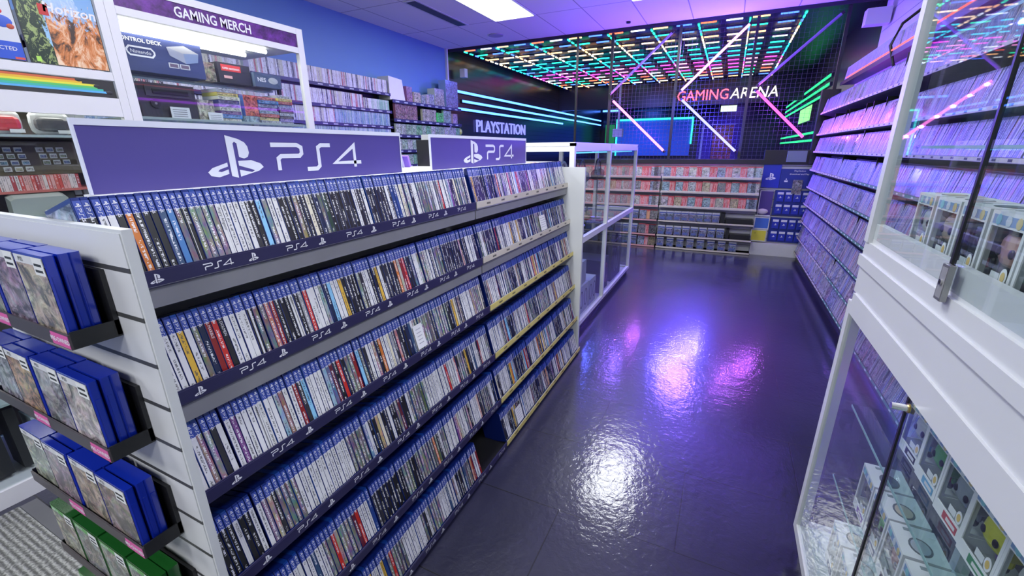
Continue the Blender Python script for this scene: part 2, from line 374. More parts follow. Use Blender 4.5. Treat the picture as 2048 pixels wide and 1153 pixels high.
for i,y in enumerate(YS):
    b=MB(); b.box(-4.36,.66,y-.012,y+.012,3.066,3.085,DARKC)
    x=-4.33;k=i
    while x<.55:
        b.box(x+.03,x+.225,y-.0115,y+.0115,3.05,3.066,LED,ROWC[i][k%4]); x+=.31; k+=1
    b.build('light_strip',g,(-1.85,y,3.06))
for j,x in enumerate(XS):
    b=MB(); b.box(x-.012,x+.012,7.08,12.6,3.086,3.099,DARKC)
    y=7.1;k=0
    while y<12.5:
        i=min(13,int((y-6.9)/.43)); b.box(x-.0105,x+.0105,y,y+.10,3.046,3.062,LED,ROWC[i][(k+j)%4] if i!=0 else GRN); y+=.19; k+=1
    b.build('light_strip',g,(x,9.8,3.06))
# neon lettering on the bulkhead
p=thing('neon_sign','neon lettering reading GAMING in pink and ARENA in white, on the dark bulkhead','sign',(-.3,12.64,2.62))
MB().text('GAMING',.34,emit('neon_red',(1,.10,.16),3.2),FMY((-.815,12.63,2.60)),ext=.012,sx=.90).build('pink_word',p,(-.83,12.64,2.6))['label']='pink neon word'
MB().text('ARENA',.34,emit('neon_white',(1,.95,.85),1.6),FMY((.32,12.63,2.60)),ext=.012,sx=.93,shear=.12).build('white_word',p,(.33,12.64,2.6))['label']='white neon word'
p=MB().text('PLAYSTATION',.33,emit('neon_blue_white',(.22,.24,1),1.5),FX((-4.57,9.02,1.79)),ext=.012,sx=1.12,shear=.0)
tag(p.build('neon_sign',None,(-4.58,9,1.77)),'blue white neon lettering reading PLAYSTATION on the black slatted wall','sign')
# blue bars on the left arena wall
BB=emit('bar_blue',(.07,.22,1),4.5)
g0='blue light bars on the left arena wall'
for k,(z,y0,y1) in enumerate([(2.46,7.15,17.2),(2.31,7.35,17.2),(2.17,7.2,12.9)]):
    b=MB(); b.box(-4.598,-4.57,y0,y1,z-.03,z+.03,BLACK); b.box(-4.57,-4.555,y0+.01,y1-.01,z-.02,z+.02,BB)
    tag(b.build('light_bar',None,(-4.58,y0,z)),f'long blue light bar on the left arena wall, {["topmost","middle","lowest"][k]} of three','light',g0)
b=MB(); b.box(-4.56,-4.5,7.2,12.5,1.52,1.56,emit('bar_cyan',(.05,.45,1),3)); tag(b.build('light_bar',None,(-4.53,9,1.54)),'pale cyan light bar low on the left arena wall below the neon letters','light')
b=MB(); b.box(-5.4+.85,-3.9,17.33,17.37,2.78,2.84,BB); tag(b.build('light_bar',None,(-4.2,17.35,2.8)),'short blue light bar high on the arena back wall','light')
# green bars right arena wall
GB=emit('bar_green',(.03,.8,.25),1.8)
for k,(z,y0,y1) in enumerate([(2.62,9.6,16.5),(2.48,9.6,16.5),(2.34,9.6,16.5),(1.72,10,16.5),(1.58,10,16.5)]):
    b=MB(); b.box(1.37,1.4,y0,y1,z-.03,z+.03,BLACK); b.box(1.355,1.37,y0+.01,y1-.01,z-.02,z+.02,GB)
    tag(b.build('light_bar',None,(1.38,y0,z)),f'green light bar along the right arena wall, {["topmost","second","middle","fourth","lowest"][k]} of five','light','green light bars on the right arena wall')
b=MB(); b.box(1.34,1.39,10.9,12.6,1.95,2.28,BLACK); b.box(1.33,1.34,10.93,12.57,1.97,2.26,emit('screen_green',(.25,1,.25),1.6)); tag(b.build('screen',None,(1.36,11.7,2.1)),'bright green lit screen on the right arena wall','screen')
# screen with cyan border on arena back wall
p=thing('display_board','wide blue board edged with a cyan light strip on the arena back wall','screen',(-2.7,17.38,2.0))
MB().box(-3.95,-1.35,17.33,17.38,1.2,2.44,solid('board_blue',(.12,.28,.62),.4)).build('board',p,(-2.7,17.36,1.9))
b=MB(); CB=emit('cyan_strip',(.03,.85,.7),2.4)
b.box(-4.0,-1.3,17.3,17.33,2.44,2.5,CB); b.box(-4.0,-3.95,17.3,17.33,1.2,2.44,CB); b.box(-1.35,-1.3,17.3,17.33,1.6,2.44,CB); b.build('light_border',p,(-2.7,17.3,2.4))
b=MB(); b.box(-3.4,-1.4,17.3,17.36,2.74,2.8,solid('rail_teal',(.1,.35,.4),.4)); tag(b.build('wall_rail',None,(-2.4,17.33,2.77)),'thin teal rail above the blue board on the arena back wall','rail')
b=MB(); b.box(-4.3,-4.0,16.9,17.1,0,1.5,BLACK); b.box(-4.3,-4.0,16.9,17.1,1.5,2.3,emit('green_box',(.02,.3,.12),.6)); tag(b.build('vending_panel',None,(-4.15,17,1.9)),'narrow green glowing panel in the dark far corner of the arena','panel')
# door, poster, exit lamp
b=MB(); b.box(-1.1,.25,17.3,17.4,0,2.45,solid('door_purple',(.07,.03,.22),.4)); b.box(-1.0,.15,17.28,17.3,.02,2.35,solid('door_leaf',(.10,.05,.32),.4)); b.box(-1.0,-.93,17.26,17.28,.02,2.35,WMET); b.box(-.7,.05,17.25,17.28,2.2,2.24,WMET); struct('door_1',b,origin=(-.4,17.3,0))
b=MB(); b.box(-.62,.0,17.2,17.24,1.1,2.18,ART,(.9,.1,.12),uv=[(0,0),(1,0),(1,1.5),(0,1.5)]); tag(b.build('poster',None,(-.3,17.22,1.6)),'red printed poster standing in front of the purple arena door','poster')
b=MB(); b.box(-.35,.0,12.57,12.63,2.31,2.44,emit('exit_glow',(.7,1,.6),1.6)); b.box(-.35,.0,12.56,12.64,2.44,2.49,BLACK); tag(b.build('exit_light',None,(-.18,12.6,2.4)),'small lit white green exit lamp under the arena lettering','light')
b=MB(); b.box(-2.75,-2.7,12.0,12.05,1.95,3.1,WMET); b.box(-2.85,-2.6,11.95,12.1,1.75,1.95,WMET); tag(b.build('hanging_fixture',None,(-2.7,12,1.9)),'pale pole and box hanging from the arena ceiling behind the pink tube','fixture')

# ================================================================ cage with neon tubes
YC=7.03
cg=thing('mesh_cage','black post and wire mesh screen on top of the back wall','fence',(-.35,YC,1.3))
PX=[-1.75,-.82,.11,1.06]
for x in PX:
    MB().box(x-.018,x+.018,YC-.02,YC+.02,1.30,CEIL-.05,BLACK).build('post',cg,(x,YC,1.3))
WIRE=solid('wire',(.06,.05,.12),.4,metal=.5)
for x0,x1 in zip(PX,PX[1:]):
    b=MB(); n=int((x1-x0)/.052)
    for k in range(1,n): x=x0+(x1-x0)*k/n; b.box(x-.0013,x+.0013,YC-.0015,YC+.0015,1.30,CEIL-.05,WIRE)
    for k in range(1,34): z=1.3+k*.052; b.box(x0,x1,YC+.0015,YC+.0035,z-.0013,z+.0013,WIRE)
    b.build('mesh_panel',cg,((x0+x1)/2,YC,2.2))
b=MB(); b.box(-2.29,-2.26,7.0,7.03,1.2,CEIL-.05,BLACK); tag(b.build('fence_post',None,(-2.27,7.02,1.2)),'lone thin black post left of the mesh cage','post')
def tubel(name,label,a,c,m,cat='light',group=None,r=.017,glow=None):
    a=Vector(a);c=Vector(c); p=thing(name,label,cat,a,group); d=(c-a).normalized()
    MB().tube([a+d*.03,c-d*.03],r,m,n=10).build('glass_tube',p,a)
    if glow:
        for q in (.08,.22,.36,.5,.64,.78):
            l=bpy.data.lights.new('tube_glow','POINT'); l.energy=glow[1]; l.color=glow[0]; l.shadow_soft_size=.015; o=bpy.data.objects.new('tube_glow',l); COL.objects.link(o); o.location=a+(c-a)*q+Vector((0,-.045,0))
    MB().tube([a,a+d*.03],r*1.15,BLACK,n=10).build('end_cap',p,a); MB().tube([c-d*.03,c],r*1.15,BLACK,n=10).build('end_cap',p,c)
NP=emit('neon_pink',(1,.22,.80),3.2); NV=emit('neon_violet',(.85,.34,1),2.6); NB=emit('neon_blue',(.22,.22,1),3.4); NM=emit('neon_magenta',(1,.10,.55),2.2); OFF=solid('unlit_tube',(.30,.22,.5),.3)
tubel('neon_tube','lit pink neon tube slanting down right, leftmost on the mesh cage',(-1.707,6.985,2.156),(-.875,6.985,1.40),NP,glow=((.5,.10,1),4.5))
tubel('neon_tube','bright pale pink neon tube slanting up right to the ceiling',(-.752,6.985,2.206),(.034,6.985,2.98),NV,glow=((.20,.10,1),2.2))
tubel('neon_tube','blue violet neon tube slanting down right in the middle of the cage',(-.732,6.985,2.12),(.075,6.985,1.39),NB,glow=((.09,.07,1),36))
tubel('neon_tube','magenta neon tube slanting down right, rightmost on the mesh cage',(.187,6.985,2.183),(.842,6.985,1.558),NM,glow=((.5,.10,1),4.5))
tubel('neon_tube','unlit grey tube slanting up right above the leftmost pink tube',(-1.74,6.985,2.23),(-.907,6.985,2.98),OFF)
tubel('neon_tube','unlit grey violet tube slanting up to the ceiling at the right',(.197,6.985,2.22),(1.0,6.985,2.98),OFF)
# added fill lamps for a blue-violet arena ambience, no fixtures behind them
for x,y,z,cx,e in [(-2.6,8.6,3.0,(.10,.12,1),130),(-.4,8.3,3.0,(.22,.10,1),110),(-3.0,15.5,2.9,(.06,.16,1),90),(0,15,2.9,(.2,.1,1),70)]:
    area('arena_fill',(x,y,z),.5,.5,e,cx)

# CCTV style box and wall fittings at the right
b=MB(); b.box(1.16,1.38,6.6,6.75,2.74,2.9,WMET); tag(b.build('wall_speaker',None,(1.3,6.67,2.82),bevel=.02),'pale rounded box fixed high on the right wall beside the cage','speaker')
b=MB(); b.box(-4.5,-4.4,7.2,7.3,2.68,2.82,WMET); tag(b.build('wall_speaker',None,(-4.45,7.25,2.75),bevel=.02),'small white box hanging at the corner where the blue wall ends','speaker')
p=thing('wall_cable','black cable looping down over the top shelf of the right wall','cable',(1.2,4.9,2.3))
MB().tube([(1.38,4.7,2.6),(1.25,4.85,2.52),(1.12,4.95,2.4),(1.08,4.98,2.25),(1.12,4.95,2.1),(1.16,4.9,2.02)],.012,BLACK).build('cord',p,(1.2,4.9,2.3))

# ================================================================ game cases
SP_COL=['#cacace']*9+['#1b1b1f']*8+['#2a2a30']*3+['#16203f','#1e3a7a','#7c1d1d','#b02a22','#3f6fa8','#7fb4d8','#c9a23a','#4c5a3a','#6a3f7a','#b86a2a','#30486a','#8a8a92','#243a2c','#c8c2b0','#5a2030']
CNAME={'#cacace':'white','#1b1b1f':'black','#2a2a30':'charcoal','#16203f':'navy','#1e3a7a':'blue','#7c1d1d':'dark red','#b02a22':'red','#3f6fa8':'steel blue','#7fb4d8':'sky blue','#c9a23a':'mustard','#4c5a3a':'olive','#6a3f7a':'purple','#b86a2a':'orange brown','#30486a':'slate blue','#8a8a92':'grey','#243a2c':'dark green','#c8c2b0':'cream','#5a2030':'maroon'}
CT,CH,CD=.0130,.158,.122
SHB=(.006,.018,.15)
def case_shell(mb,M,t_=CT,h=CH,d=CD,col=SHB):
    # clear blue box with softened spine edges
    e=.0016; pl=[(-d,0),(-e,0),(0,e),(0,t_-e),(-e,t_),(-d,t_)]
    mb.prism(pl,0,h,SHELL,col,M)
def case_sleeve(mb,M,k,col,art,t_=CT,h=CH,logo_=True,title=None):
    x=.0004; a=.0009
    z0,z1,z2=.004,h*.765,h*.965
    F=lambda z0,z1,m,c,uv: mb.face([(x,a,z0),(x,t_-a,z0),(x,t_-a,z1),(x,a,z1)],m,c,uv,M)
    F(z0,z1,SPI,(*col,art) if not title else (*col,0.0),[(k,(0 if not title else 90)),(k+.999,(0 if not title else 90)),(k+.999,(1 if not title else 90.001)),(k,(1 if not title else 90.001))])
    F(z1,z2,PAP,(.028,.06,.32),None)
    mb.face([(x*1.2,a,z1-.0006),(x*1.2,t_-a,z1-.0006),(x*1.2,t_-a,z1+.0006),(x*1.2,a,z1+.0006)],PAP,(.6,.6,.7),None,M)
    if logo_:
        L=M@PMat((x*2,t_*.5-.0042,h*.895),(0,1,0),(0,0,1)); logo(mb,L,.0084,TXTW)
        # reading downwards
        L=M@PMat((x*2,t_*.5-.0026,h*.882),(0,0,-1),(0,1,0)); ps4(mb,L,.0048,TXTW)
    if title:
        lum=sum(col)/3; L=M@PMat((x*2,t_*.5-.0022,h*.72),(0,0,-1),(0,1,0)); mb.text(title,.0085,TXTK if lum>.3 else TXTW,L,'LEFT')
ROWS=[(-.965,1.235),(-.94,.99),(-.91,.765),(-.888,.525),(-.86,.285),(-.83,.045)]
LEAN=math.radians(15)
NAMES=['top','second','third','fourth','fifth','bottom']
TITLES={(0,12):'ALPINE',(0,17):'Angry Alligator',(1,9):'MARBLE',(1,11):'DOLMEN',(1,16):'EDGE',(1,24):'ELEX',(3,4):'MONSTER',(2,12):'MAFIA'}
def rowM(x,y,z,lean,rz=0):
    return Matrix.Translation((x,y,z))@Matrix.Rotation(rz,4,'Z')@Matrix.Rotation(-lean,4,'Y')
LIM=[50]*6
stuff_sh,stuff_sl=MB(),MB(); nstuff=0
Y0,YJ,Y1=.366,1.635,2.855
def pick(i,k):
    c=random.choice(SP_COL); art=0.0
    r=random.random()
    if c!='#cacace' and r<.35: art=random.uniform(.3,.8)
    return c,art
for ri,(X,Z) in enumerate(ROWS):
    y=Y0 if ri else .3465; k=0; prev=None
    while y<Y1-.015:
        if YJ-.012<y<YJ+.014: y=YJ+.014
        if ri==5 and 1.40<y<YJ: y=YJ+.014
        if random.random()<.55 and prev: c,art=prev
        else: c,art=pick(ri,k)
        # runs of white spines on the pre-owned games
        prev=(c,art) if c in('#cacace','#1b1b1f') else None
        t_=CT
        ln=LEAN+random.uniform(-.015,.015)
        M=rowM(X-.012+random.uniform(-.002,.002),y,Z-.012,ln)
        title=TITLES.get((ri,k))
        if title=='DOLMEN' or title=='ALPINE' or title=='EDGE': c='#1b1b1f'
        if title=='MARBLE': c='#7c1d1d'
        if title in('Angry Alligator','ELEX','MONSTER'): c='#cacace'
        shc=SHB if random.random()<.85 else (.009,.045,.26)
        if random.random()<.035: y+=.004
        if k<LIM[ri]:
            b1=MB(); case_shell(b1,None,t_,col=shc); o=b1.build('game_case',matrix=M)
            if ri==0 and k==0:
                b3=MB(); b3.face([(-CD+.004,-.0004,.004),(-.006,-.0004,.004),(-.006,-.0004,CH-.008),(-CD+.004,-.0004,CH-.008)],ART,(.3,.4,.6),[(0,0),(.9,0),(.9,1.1),(0,1.1)]); b3.build('cover_print',o,local=True)
            b2=MB(); case_sleeve(b2,Matrix.Identity(4),k+ri*100,rgb(c),art,t_,title=title); b2.build('cover_sleeve',o,local=True)
            tag(o,f'blue game case, {CNAME[c]} spine, {ordn(k+1)} from near end of the {NAMES[ri]} gondola shelf','game case','blue game cases filling the sloped gondola shelves')
        else:
            case_shell(stuff_sh,M,t_,col=shc); case_sleeve(stuff_sl,M,k+ri*100,rgb(c),art,t_,logo_=(k<110)); nstuff+=1
        y+=t_+random.choice([.0003,.0004,.0006,.0008]); k+=1
so=stuff_sh.build('game_case',origin=(0,0,0)); sl=stuff_sl.build('cover_sleeve',so,(0,0,0))
tag(so,'remaining blue game cases along the far part of the gondola shelves','game cases',kind='stuff')

# ================================================================ gondola
gd=thing('gondola_shelving','long white ended gondola with six sloped shelves of blue game cases','shelving',(-1.12,1.6,0))
def part(mb,name,par,o=(0,0,0),**k): return mb.build(name,par,o,**k)
b=MB(); b.box(-1.46,-.83,.33,.345,.02,1.336,WHITE); b.box(-1.46,-.835,.3285,.33,.02,1.33,SLATE); part(b,'end_panel',gd,(-1.1,.34,0))
# thin worn edge facing the aisle
b=MB(); b.box(-1.46,-.848,2.86,2.885,.02,1.336,WHITE); part(b,'end_panel',gd,(-1.1,2.87,0))
b=MB(); b.box(-1.16,-1.12,.345,2.86,.02,1.25,GREY); b.box(-1.13,-1.115,.408,2.86,1.25,1.345,GREY); part(b,'back_panel',gd,(-1.2,1.6,0))
b=MB(); b.box(-1.13,-1.03,.408,1.6,1.346,1.372,WMET); b.box(-1.46,-1.13,1.35,1.6,1.346,1.372,WMET); b.box(-1.46,-1.03,1.603,2.86,1.346,1.372,WMET); part(b,'top_cap',gd,(-1.2,1.6,1.35))
b=MB(); b.box(-1.30,-.85,.35,2.86,.0,.02,BLACK); part(b,'base',gd,(-1.1,1.6,0))
TRACK=solid('track_slot',(.05,.05,.06),.5)
for ri,(X,Z) in enumerate(ROWS):
    for bay,(y0,y1) in enumerate(((.3455,YJ-.004),(YJ+.004,2.859))):
        deck=DGREY if ri else GREY
        M=rowM(X,0,Z-.028,LEAN)
        sh=MB(); sh.box(-abs(X+1.12)/math.cos(LEAN)+.004,0,y0,y1,-.004,0,deck,M=M)
        # front lip
        sh.box(X-.003,X,y0,y1,Z-.034,Z,NAVY if bay==0 else GREY)
        if ri<2: sh.box(X-.03,X-.006,y0,y1,Z-.075,Z-.036,GREY)
        o=part(sh,'shelf',gd,(X,(y0+y1)/2,Z))
        # printed strip
        st=MB()
        if bay==0:
            st.box(X,X+.0012,y0+.002,y1,Z-.031,Z-.003,NAVY)
            yy=y0+.06+ri*.012; kk=0
            while yy<y1-.06:
                if kk%2==0: logo(st,FX((X+.0018,yy,Z-.026)),.024,TXTW)
                else: ps4(st,FX((X+.0018,yy,Z-.0225)),.013,TXTW)
                yy+=.098; kk+=1
        else:
            st.box(X,X+.0012,y0,y1,Z-.028,Z-.001,YEL if ri>1 else PEACH)
            yy=y0+.09; 
            while yy<y1-.06:
                for q in range(5): st.box(X+.0012,X+.0016,yy+q*.007,yy+q*.007+.0045,Z-.019,Z-.011,TXTK)
                yy+=.145
        st.build('label_strip',o,(X,y0,Z))
# dividers and paper notes among the games
def bx(name,label,cat,x0,x1,y0,y1,z0,z1,m,col=(1,1,1),group=None,bevel=0):
    b=MB(); b.box(x0,x1,y0,y1,z0,z1,m,col); return tag(b.build(name,None,((x0+x1)/2,(y0+y1)/2,z0),bevel=bevel),label,cat,group)
for i,(ri,y,w_) in enumerate([(1,2.36,.09),(5,1.79,.07),(2,1.12,.05)]):
    X,Z=ROWS[ri]; M=rowM(X-.009,y,Z,LEAN)
    b=MB(); b.box(-.0005,.0005,0,w_,0,.088,solid('note_paper',(.6,.6,.62),.6),M=None)
    for q in range(5): b.box(.0005,.0008,.012,w_-.012,.018+q*.013,.021+q*.013,solid('note_ink',(.3,.3,.35),.6))
    tag(b.build('paper_note',matrix=M),['white paper note among the games on the second far shelf','white paper note among the games on the bottom far shelf','small white card on the third near shelf'][i],'note')
# header signs
def sign(y0,y1,l1,l2,lab):
    p=thing('header_sign',lab,'sign',(-1.1,(y0+y1)/2,1.372),'header signs on top of the gondola')
    X=-1.1; z0,z1=1.3725,1.512
    MB().box(X-.004,X,y0,y1,z0,z1-.012,SIGNB).build('print_panel',p,(X,y0,z0))
    b=MB(); b.box(X-.006,X+.002,y0-.004,y1+.004,z1-.012,z1,SIGNW); b.box(X-.006,X+.002,y0-.004,y0,z0,z1-.012,SIGNW); b.box(X-.006,X+.002,y1,y1+.004,z0,z1-.012,SIGNW); b.build('frame',p,(X,y0,z0))
    b=MB(); logo(b,FX((X+.0008,l1[0],l1[2])),l1[1],SIGNW,hh=l1[3]); b.build('emblem',p,(X,y0,z0)); b=MB()
    ps4(b,FX((X+.0008,l2[0],l2[2])),l2[1],SIGNW); b.build('lettering',p,(X,y0,z0))
sign(.412,1.324,(.632,.142,1.388,.124),(.803,.066,1.401),'long blue header sign with white emblem and lettering, nearest on the gondola')
sign(1.515,2.46,(1.762,.175,1.388,.132),(1.972,.066,1.404),'blue header sign with white emblem and lettering, farther along the gondola')
# things on top behind the gap of the signs
for i in range(4): 
    b=MB(); M=Matrix.Translation((-1.40+i*.0,1.60+i*.05,1.372))@Matrix.Rotation(.3,4,'X')
    b.box(-.02,.0,0,.012,0,.09-.012*i,PAP,[(.6,.6,.6),(.5,.5,.55),(.3,.28,.5),(.28,.15,.7)][i])
    b.box(-.1,-.02,0,.012,0,.09-.012*i,PAP,[(.05,.05,.08),(.1,.1,.1),(.2,.15,.5),(.28,.15,.7)][i])
    tag(b.build('game_case',matrix=M),['white edged case leaning in the gap between the header signs','grey edged case leaning second in the gap between the signs','violet case leaning third in the gap between the signs','small purple case, last in the gap between the signs'][i],'game case')
b=MB(); b.prism([(0,0),(.16,0),(.16,.13),(.09,.155),(0,.155)],0,.1,WHITE,M=PMat((-1.45,1.92,1.372),(0,1,0),(0,0,1))); b.box(-1.449,-1.347,1.875,1.919,1.372,1.5,BLACK)
tag(b.build('counter_display_box',None,(-1.4,1.95,1.372)),'white box with a black side, behind the gap between the header signs','box')
b=MB(); b.box(-1.2,-1.08,2.5,2.58,1.372,1.376,solid('peach_paper',(.6,.42,.3),.5)); tag(b.build('price_card',None,(-1.14,2.54,1.372)),'peach card lying on the gondola top past the second sign','card')

# ================================================================ wall pocket rack on the gondola end
TR=[(1.145,3,'blue'),(.925,3,'blue'),(.70,3,'blue'),(.48,2,'green'),(.26,2,'green')]
CW,CHH=.112,.150
covers=[[(.5,.42,.3),(.3,.22,.35),(.25,.25,.22),(.35,.35,.4)],[(.62,.55,.56),(.35,.33,.4),(.45,.25,.13),(.4,.4,.5)],[(.28,.22,.2),(.42,.32,.25),(.3,.2,.25),(.35,.4,.3)],[(.3,.32,.3),(.28,.32,.26),(.3,.32,.28),(.4,.38,.3)],[(.3,.3,.3)]*4]
COLN=['rightmost','second from the right','third from the right','leftmost']
cvk=0
for ti,(z,deep,cn) in enumerate(TR):
    tr=thing('display_tray',f'black metal game tray on the white slatwall end, {["topmost","second from the top","third from the top","fourth from the top","lowest"][ti]}','tray',(-1.17,.3,z),'black trays on the gondola end panel')
    xr=-.918; xl=-1.41
    b=MB(); b.box(xl,xr,.262,.3275,z,z+.003,BLACK); b.box(xl,xr,.321,.3275,z+.003,z+.12,BLACK)
    b.box(xr-.003,xr,.262,.3275,z+.003,z+.030,BLACK); b.box(xl,xl+.003,.262,.3275,z+.003,z+.030,BLACK); b.build('tray_body',tr,(-1.17,.3,z),bevel=.0008)
    b=MB(); b.box(xl,xr,.259,.262,z,z+.026,solid('lip_dark',(.05,.04,.045),.4)); b.build('front_lip',tr,(-1.17,.26,z))
    b=MB()
    if ti<3:
        for xo in (xr-.001,xr-.235):
            if len(b.f): b.build('shelf_label',tr,(xr-.235,.259,z)); b=MB()
            b.box(xo-.062,xo,.2585,.259,z+.002,z+.024,MAG); b.text('PRE-OWNED',.0115,TXTW,FMY((xo-.031,.2582,z+.009)),offset=.02)
    else:
        b.text('XBOX ONE',.010,TXTW,FMY((xr-.05,.2585,z+.009)))
    b.build('shelf_label',tr,(xr,.259,z))
    for c in range(4):
        if ti==4 and c in(1,): continue
        x1=-.928-c*.1185; x0=x1-CW
        for d in range(deep):
            y0=.2645+d*.0155+(.002 if (c+d)%2 else 0)
            if deep==2: y0=.2645+d*.022
            shc=(.005,.02,.29) if cn=='blue' else (.008,.07,.012)
            b=MB(); e=.002; th=.0135 if deep==3 else .02
            b.prism([(x0,y0),(x1-e,y0),(x1,y0+e),(x1,y0+th-e),(x1-e,y0+th),(x0,y0+th)],z+.004,z+.004+CHH,SHELL,shc)
            b.box(x1,x1+.0012,y0+.003,y0+th-.003,z+.03,z+.12,SHELL,shc)
            o=b.build('tray_game_case',None,((x0+x1)/2,y0,z+.004)); zz=z+.004
            if d==0:
                q=MB(); cvk+=1; yf=y0-.0005
                q.face([(x0+.002,yf,zz+.004),(x1-.004,yf,zz+.004),(x1-.004,yf,zz+.132),(x0+.002,yf,zz+.132)],ART,covers[ti][c],[(cvk*3,0),(cvk*3+.9,0),(cvk*3+.9,1.1),(cvk*3,1.1)])
                hc=(.5,.5,.52) if cn=='blue' else (.12,.3,.1)
                q.face([(x0+.002,yf,zz+.132),(x1-.004,yf,zz+.132),(x1-.004,yf,zz+.146),(x0+.002,yf,zz+.146)],PAP,hc)
                q.text('PS5' if cn=='blue' else 'XBOX',.010,TXTK if cn=='blue' else TXTW,FMY((x0+.026,yf-.0004,zz+.1355)),sx=1.2)
                q.build('cover_sleeve',o,((x0+x1)/2,yf,zz))
                q=MB(); q.face([(x1-.042,yf-.0006,zz+.117),(x1-.005,yf-.0006,zz+.117),(x1-.005,yf-.0006,zz+.1455),(x1-.042,yf-.0006,zz+.1455)],PAP,(.6,.6,.6))
                for w in range(2): q.box(x1-.037,x1-.012,yf-.001,yf-.0006,zz+.122+w*.010,zz+.126+w*.010,TXTK)
                q.build('price_sticker',o,((x0+x1)/2,yf,zz))
            tn=["top","second","third","fourth","lowest"][ti]
            tag(o,f'{cn} game case, {["front","middle","back"][d] if deep==3 else ["front","back"][d]} of the {COLN[c]} stack, {tn} end tray','game case',f'{cn} game cases in the end panel trays')

# ================================================================ entrance mat and strip
b=MB(); b.box(-2.55,-.9,-1.5,.40,0.001,.009,CARPET); tag(b.build('floor_mat',None,(-1.7,-.5,0)),'grey ribbed carpet mat on the floor at the lower left','mat')
b=MB(); b.box(-2.55,-.95,.402,.455,.001,.007,solid('mat_edge',(.10,.10,.105),.35)); b.box(-2.15,-1.92,.402,.43,.007,.0085,solid('mat_edge_lit',(.55,.54,.48),.35)); tag(b.build('floor_strip',None,(-1.7,.43,0)),'smooth dark grey edging strip along the carpet mat','trim')  # short pale piece is the lit part of the edging, put in as colour

# ================================================================ left display cabinets
XF=-2.6
def frame_bar(b,x0,x1,y0,y1,z0,z1): b.box(x0,x1,y0,y1,z0,z1,WMET)
LAMPT=emit('cabinet_tube',(1,.97,.88),5)
# cabinet with purple header
p=thing('display_cabinet','white framed glass display cabinet under a purple header panel','cabinet',(XF,1.75,0),'white display cabinets')
b=MB()
for y in(1.2055,2.215): frame_bar(b,XF-.03,XF,y,y+.039+(.006 if y>2 else 0),0,2.2)
for y in(1.2055,2.215): frame_bar(b,-3.2,-3.17,y,y+.04,0,2.2)
frame_bar(b,XF-.03,XF,1.245,2.214,2.165,2.2); frame_bar(b,XF-.03,XF,1.245,2.214,2.055,2.088); frame_bar(b,XF-.03,XF,1.245,2.214,.0,.08)
b.box(-3.2,XF-.03,1.206,2.26,2.17,2.2,WMET); b.box(-3.2,XF-.03,1.206,2.26,.0,.06,WMET); b.box(-3.17,XF-.03,1.246,2.213,2.062,2.075,WMET)
b.build('frame',p,(XF,1.75,0),bevel=.002)
t=NT('purple_grunge'); g=t.n('ShaderNodeTexCoord'); nz=t.n('ShaderNodeTexNoise',i={'Vector':g.outputs['Object'],'Scale':9,'Detail':8,'Roughness':.75}); rp=t.n('ShaderNodeValToRGB',i={0:nz.outputs[0]}); e=rp.color_ramp.elements; e[0].position=.35; e[0].color=(.012,.006,.02,1); e[1].position=.65; e[1].color=(.16,.03,.30,1); t.bsdf(col=rp.outputs[0],rough=.5); PURP=t.m
b=MB(); b.box(XF-.02,XF-.004,1.245,2.214,2.088,2.165,PURP); o=b.build('header_panel',p,(XF,1.75,2.1))
MB().text('GAMING MERCH',.066,TXTW,FX((XF-.002,1.70,2.103)),offset=.02,sx=.82).build('lettering',o,(XF,1.7,2.1))
MB().box(XF-.018,XF-.014,1.245,2.214,.08,2.055,GLASS).build('glass_door',p,(XF,1.75,1))
b=MB(); b.box(-3.19,XF-.05,1.25,2.21,1.61,1.622,FROST); b.build('glass_shelf',p,(-2.9,1.75,1.5))
b=MB(); b.box(-3.19,XF-.05,1.285,2.215,1.10,1.112,FROST); b.build('glass_shelf',p,(-2.9,1.75,1.1))
b=MB(); b.box(-2.98,-2.9,1.29,2.21,1.838,1.848,FROST); b.build('glass_shelf',p,(-2.95,1.75,1.84))
for i,x in enumerate((-2.70,-2.90)):
    b=MB(); b.tube([(x,1.30,2.045),(x,2.05,2.045)],.013,LAMPT); b.build('lamp_tube',p,(x,1.7,2.1))
l=area('cabinet_light',(-2.80,1.70,2.03),.08,.75,4,(1,.97,.9)); 
# contents
SH=1.622
def art_box(name,label,cat,x0,x1,y0,y1,z0,z1,col,art=None,group=None,side=None):
    b=MB(); b.box(x0,x1,y0,y1,z0,z1,PAP,side or col,skip='+x')
    global cvk; cvk+=1; w_,h_=(y1-y0)*9,(z1-z0)*9
    b.face([(x1,y0,z0),(x1,y1,z0),(x1,y1,z1),(x1,y0,z1)],ART if art else PAP,col,[(cvk*2.7,0),(cvk*2.7+w_,0),(cvk*2.7+w_,h_),(cvk*2.7,h_)])
    return tag(b.build(name,None,((x0+x1)/2,(y0+y1)/2,z0)),label,cat,group)
# control deck box on the upper back rail
o=art_box('console_box','large dark blue retro console box printed CONTROL DECK','box',-2.94,-2.78,1.30,1.70,1.848,2.02,(.02,.035,.14))
b=MB(); X=-2.778
b.text('CONTROL DECK',.026,TXTW,FX((X,1.40,1.985)),offset=.02)
b.stroke([(.0,.02),(.012,.006),(.11,.006),(.122,.02),(.122,.032),(.11,.046),(.012,.046),(0,.032),(0,.02)],.008,TXTW,M=FX((X,1.335,1.915)))
b.text('Nintendo',.024,TXTW,FX((X,1.396,1.932)))
b.face([(X,1.52,1.985),(X,1.60,1.965),(X,1.68,1.975),(X,1.61,2.005)],PAP,(.4,.4,.44)); b.face([(X,1.52,1.985),(X,1.53,1.945),(X,1.605,1.915),(X,1.60,1.965)],PAP,(.28,.3,.4)); b.face([(X,1.60,1.965),(X,1.605,1.915),(X,1.67,1.93),(X,1.68,1.975)],PAP,(.18,.24,.42))
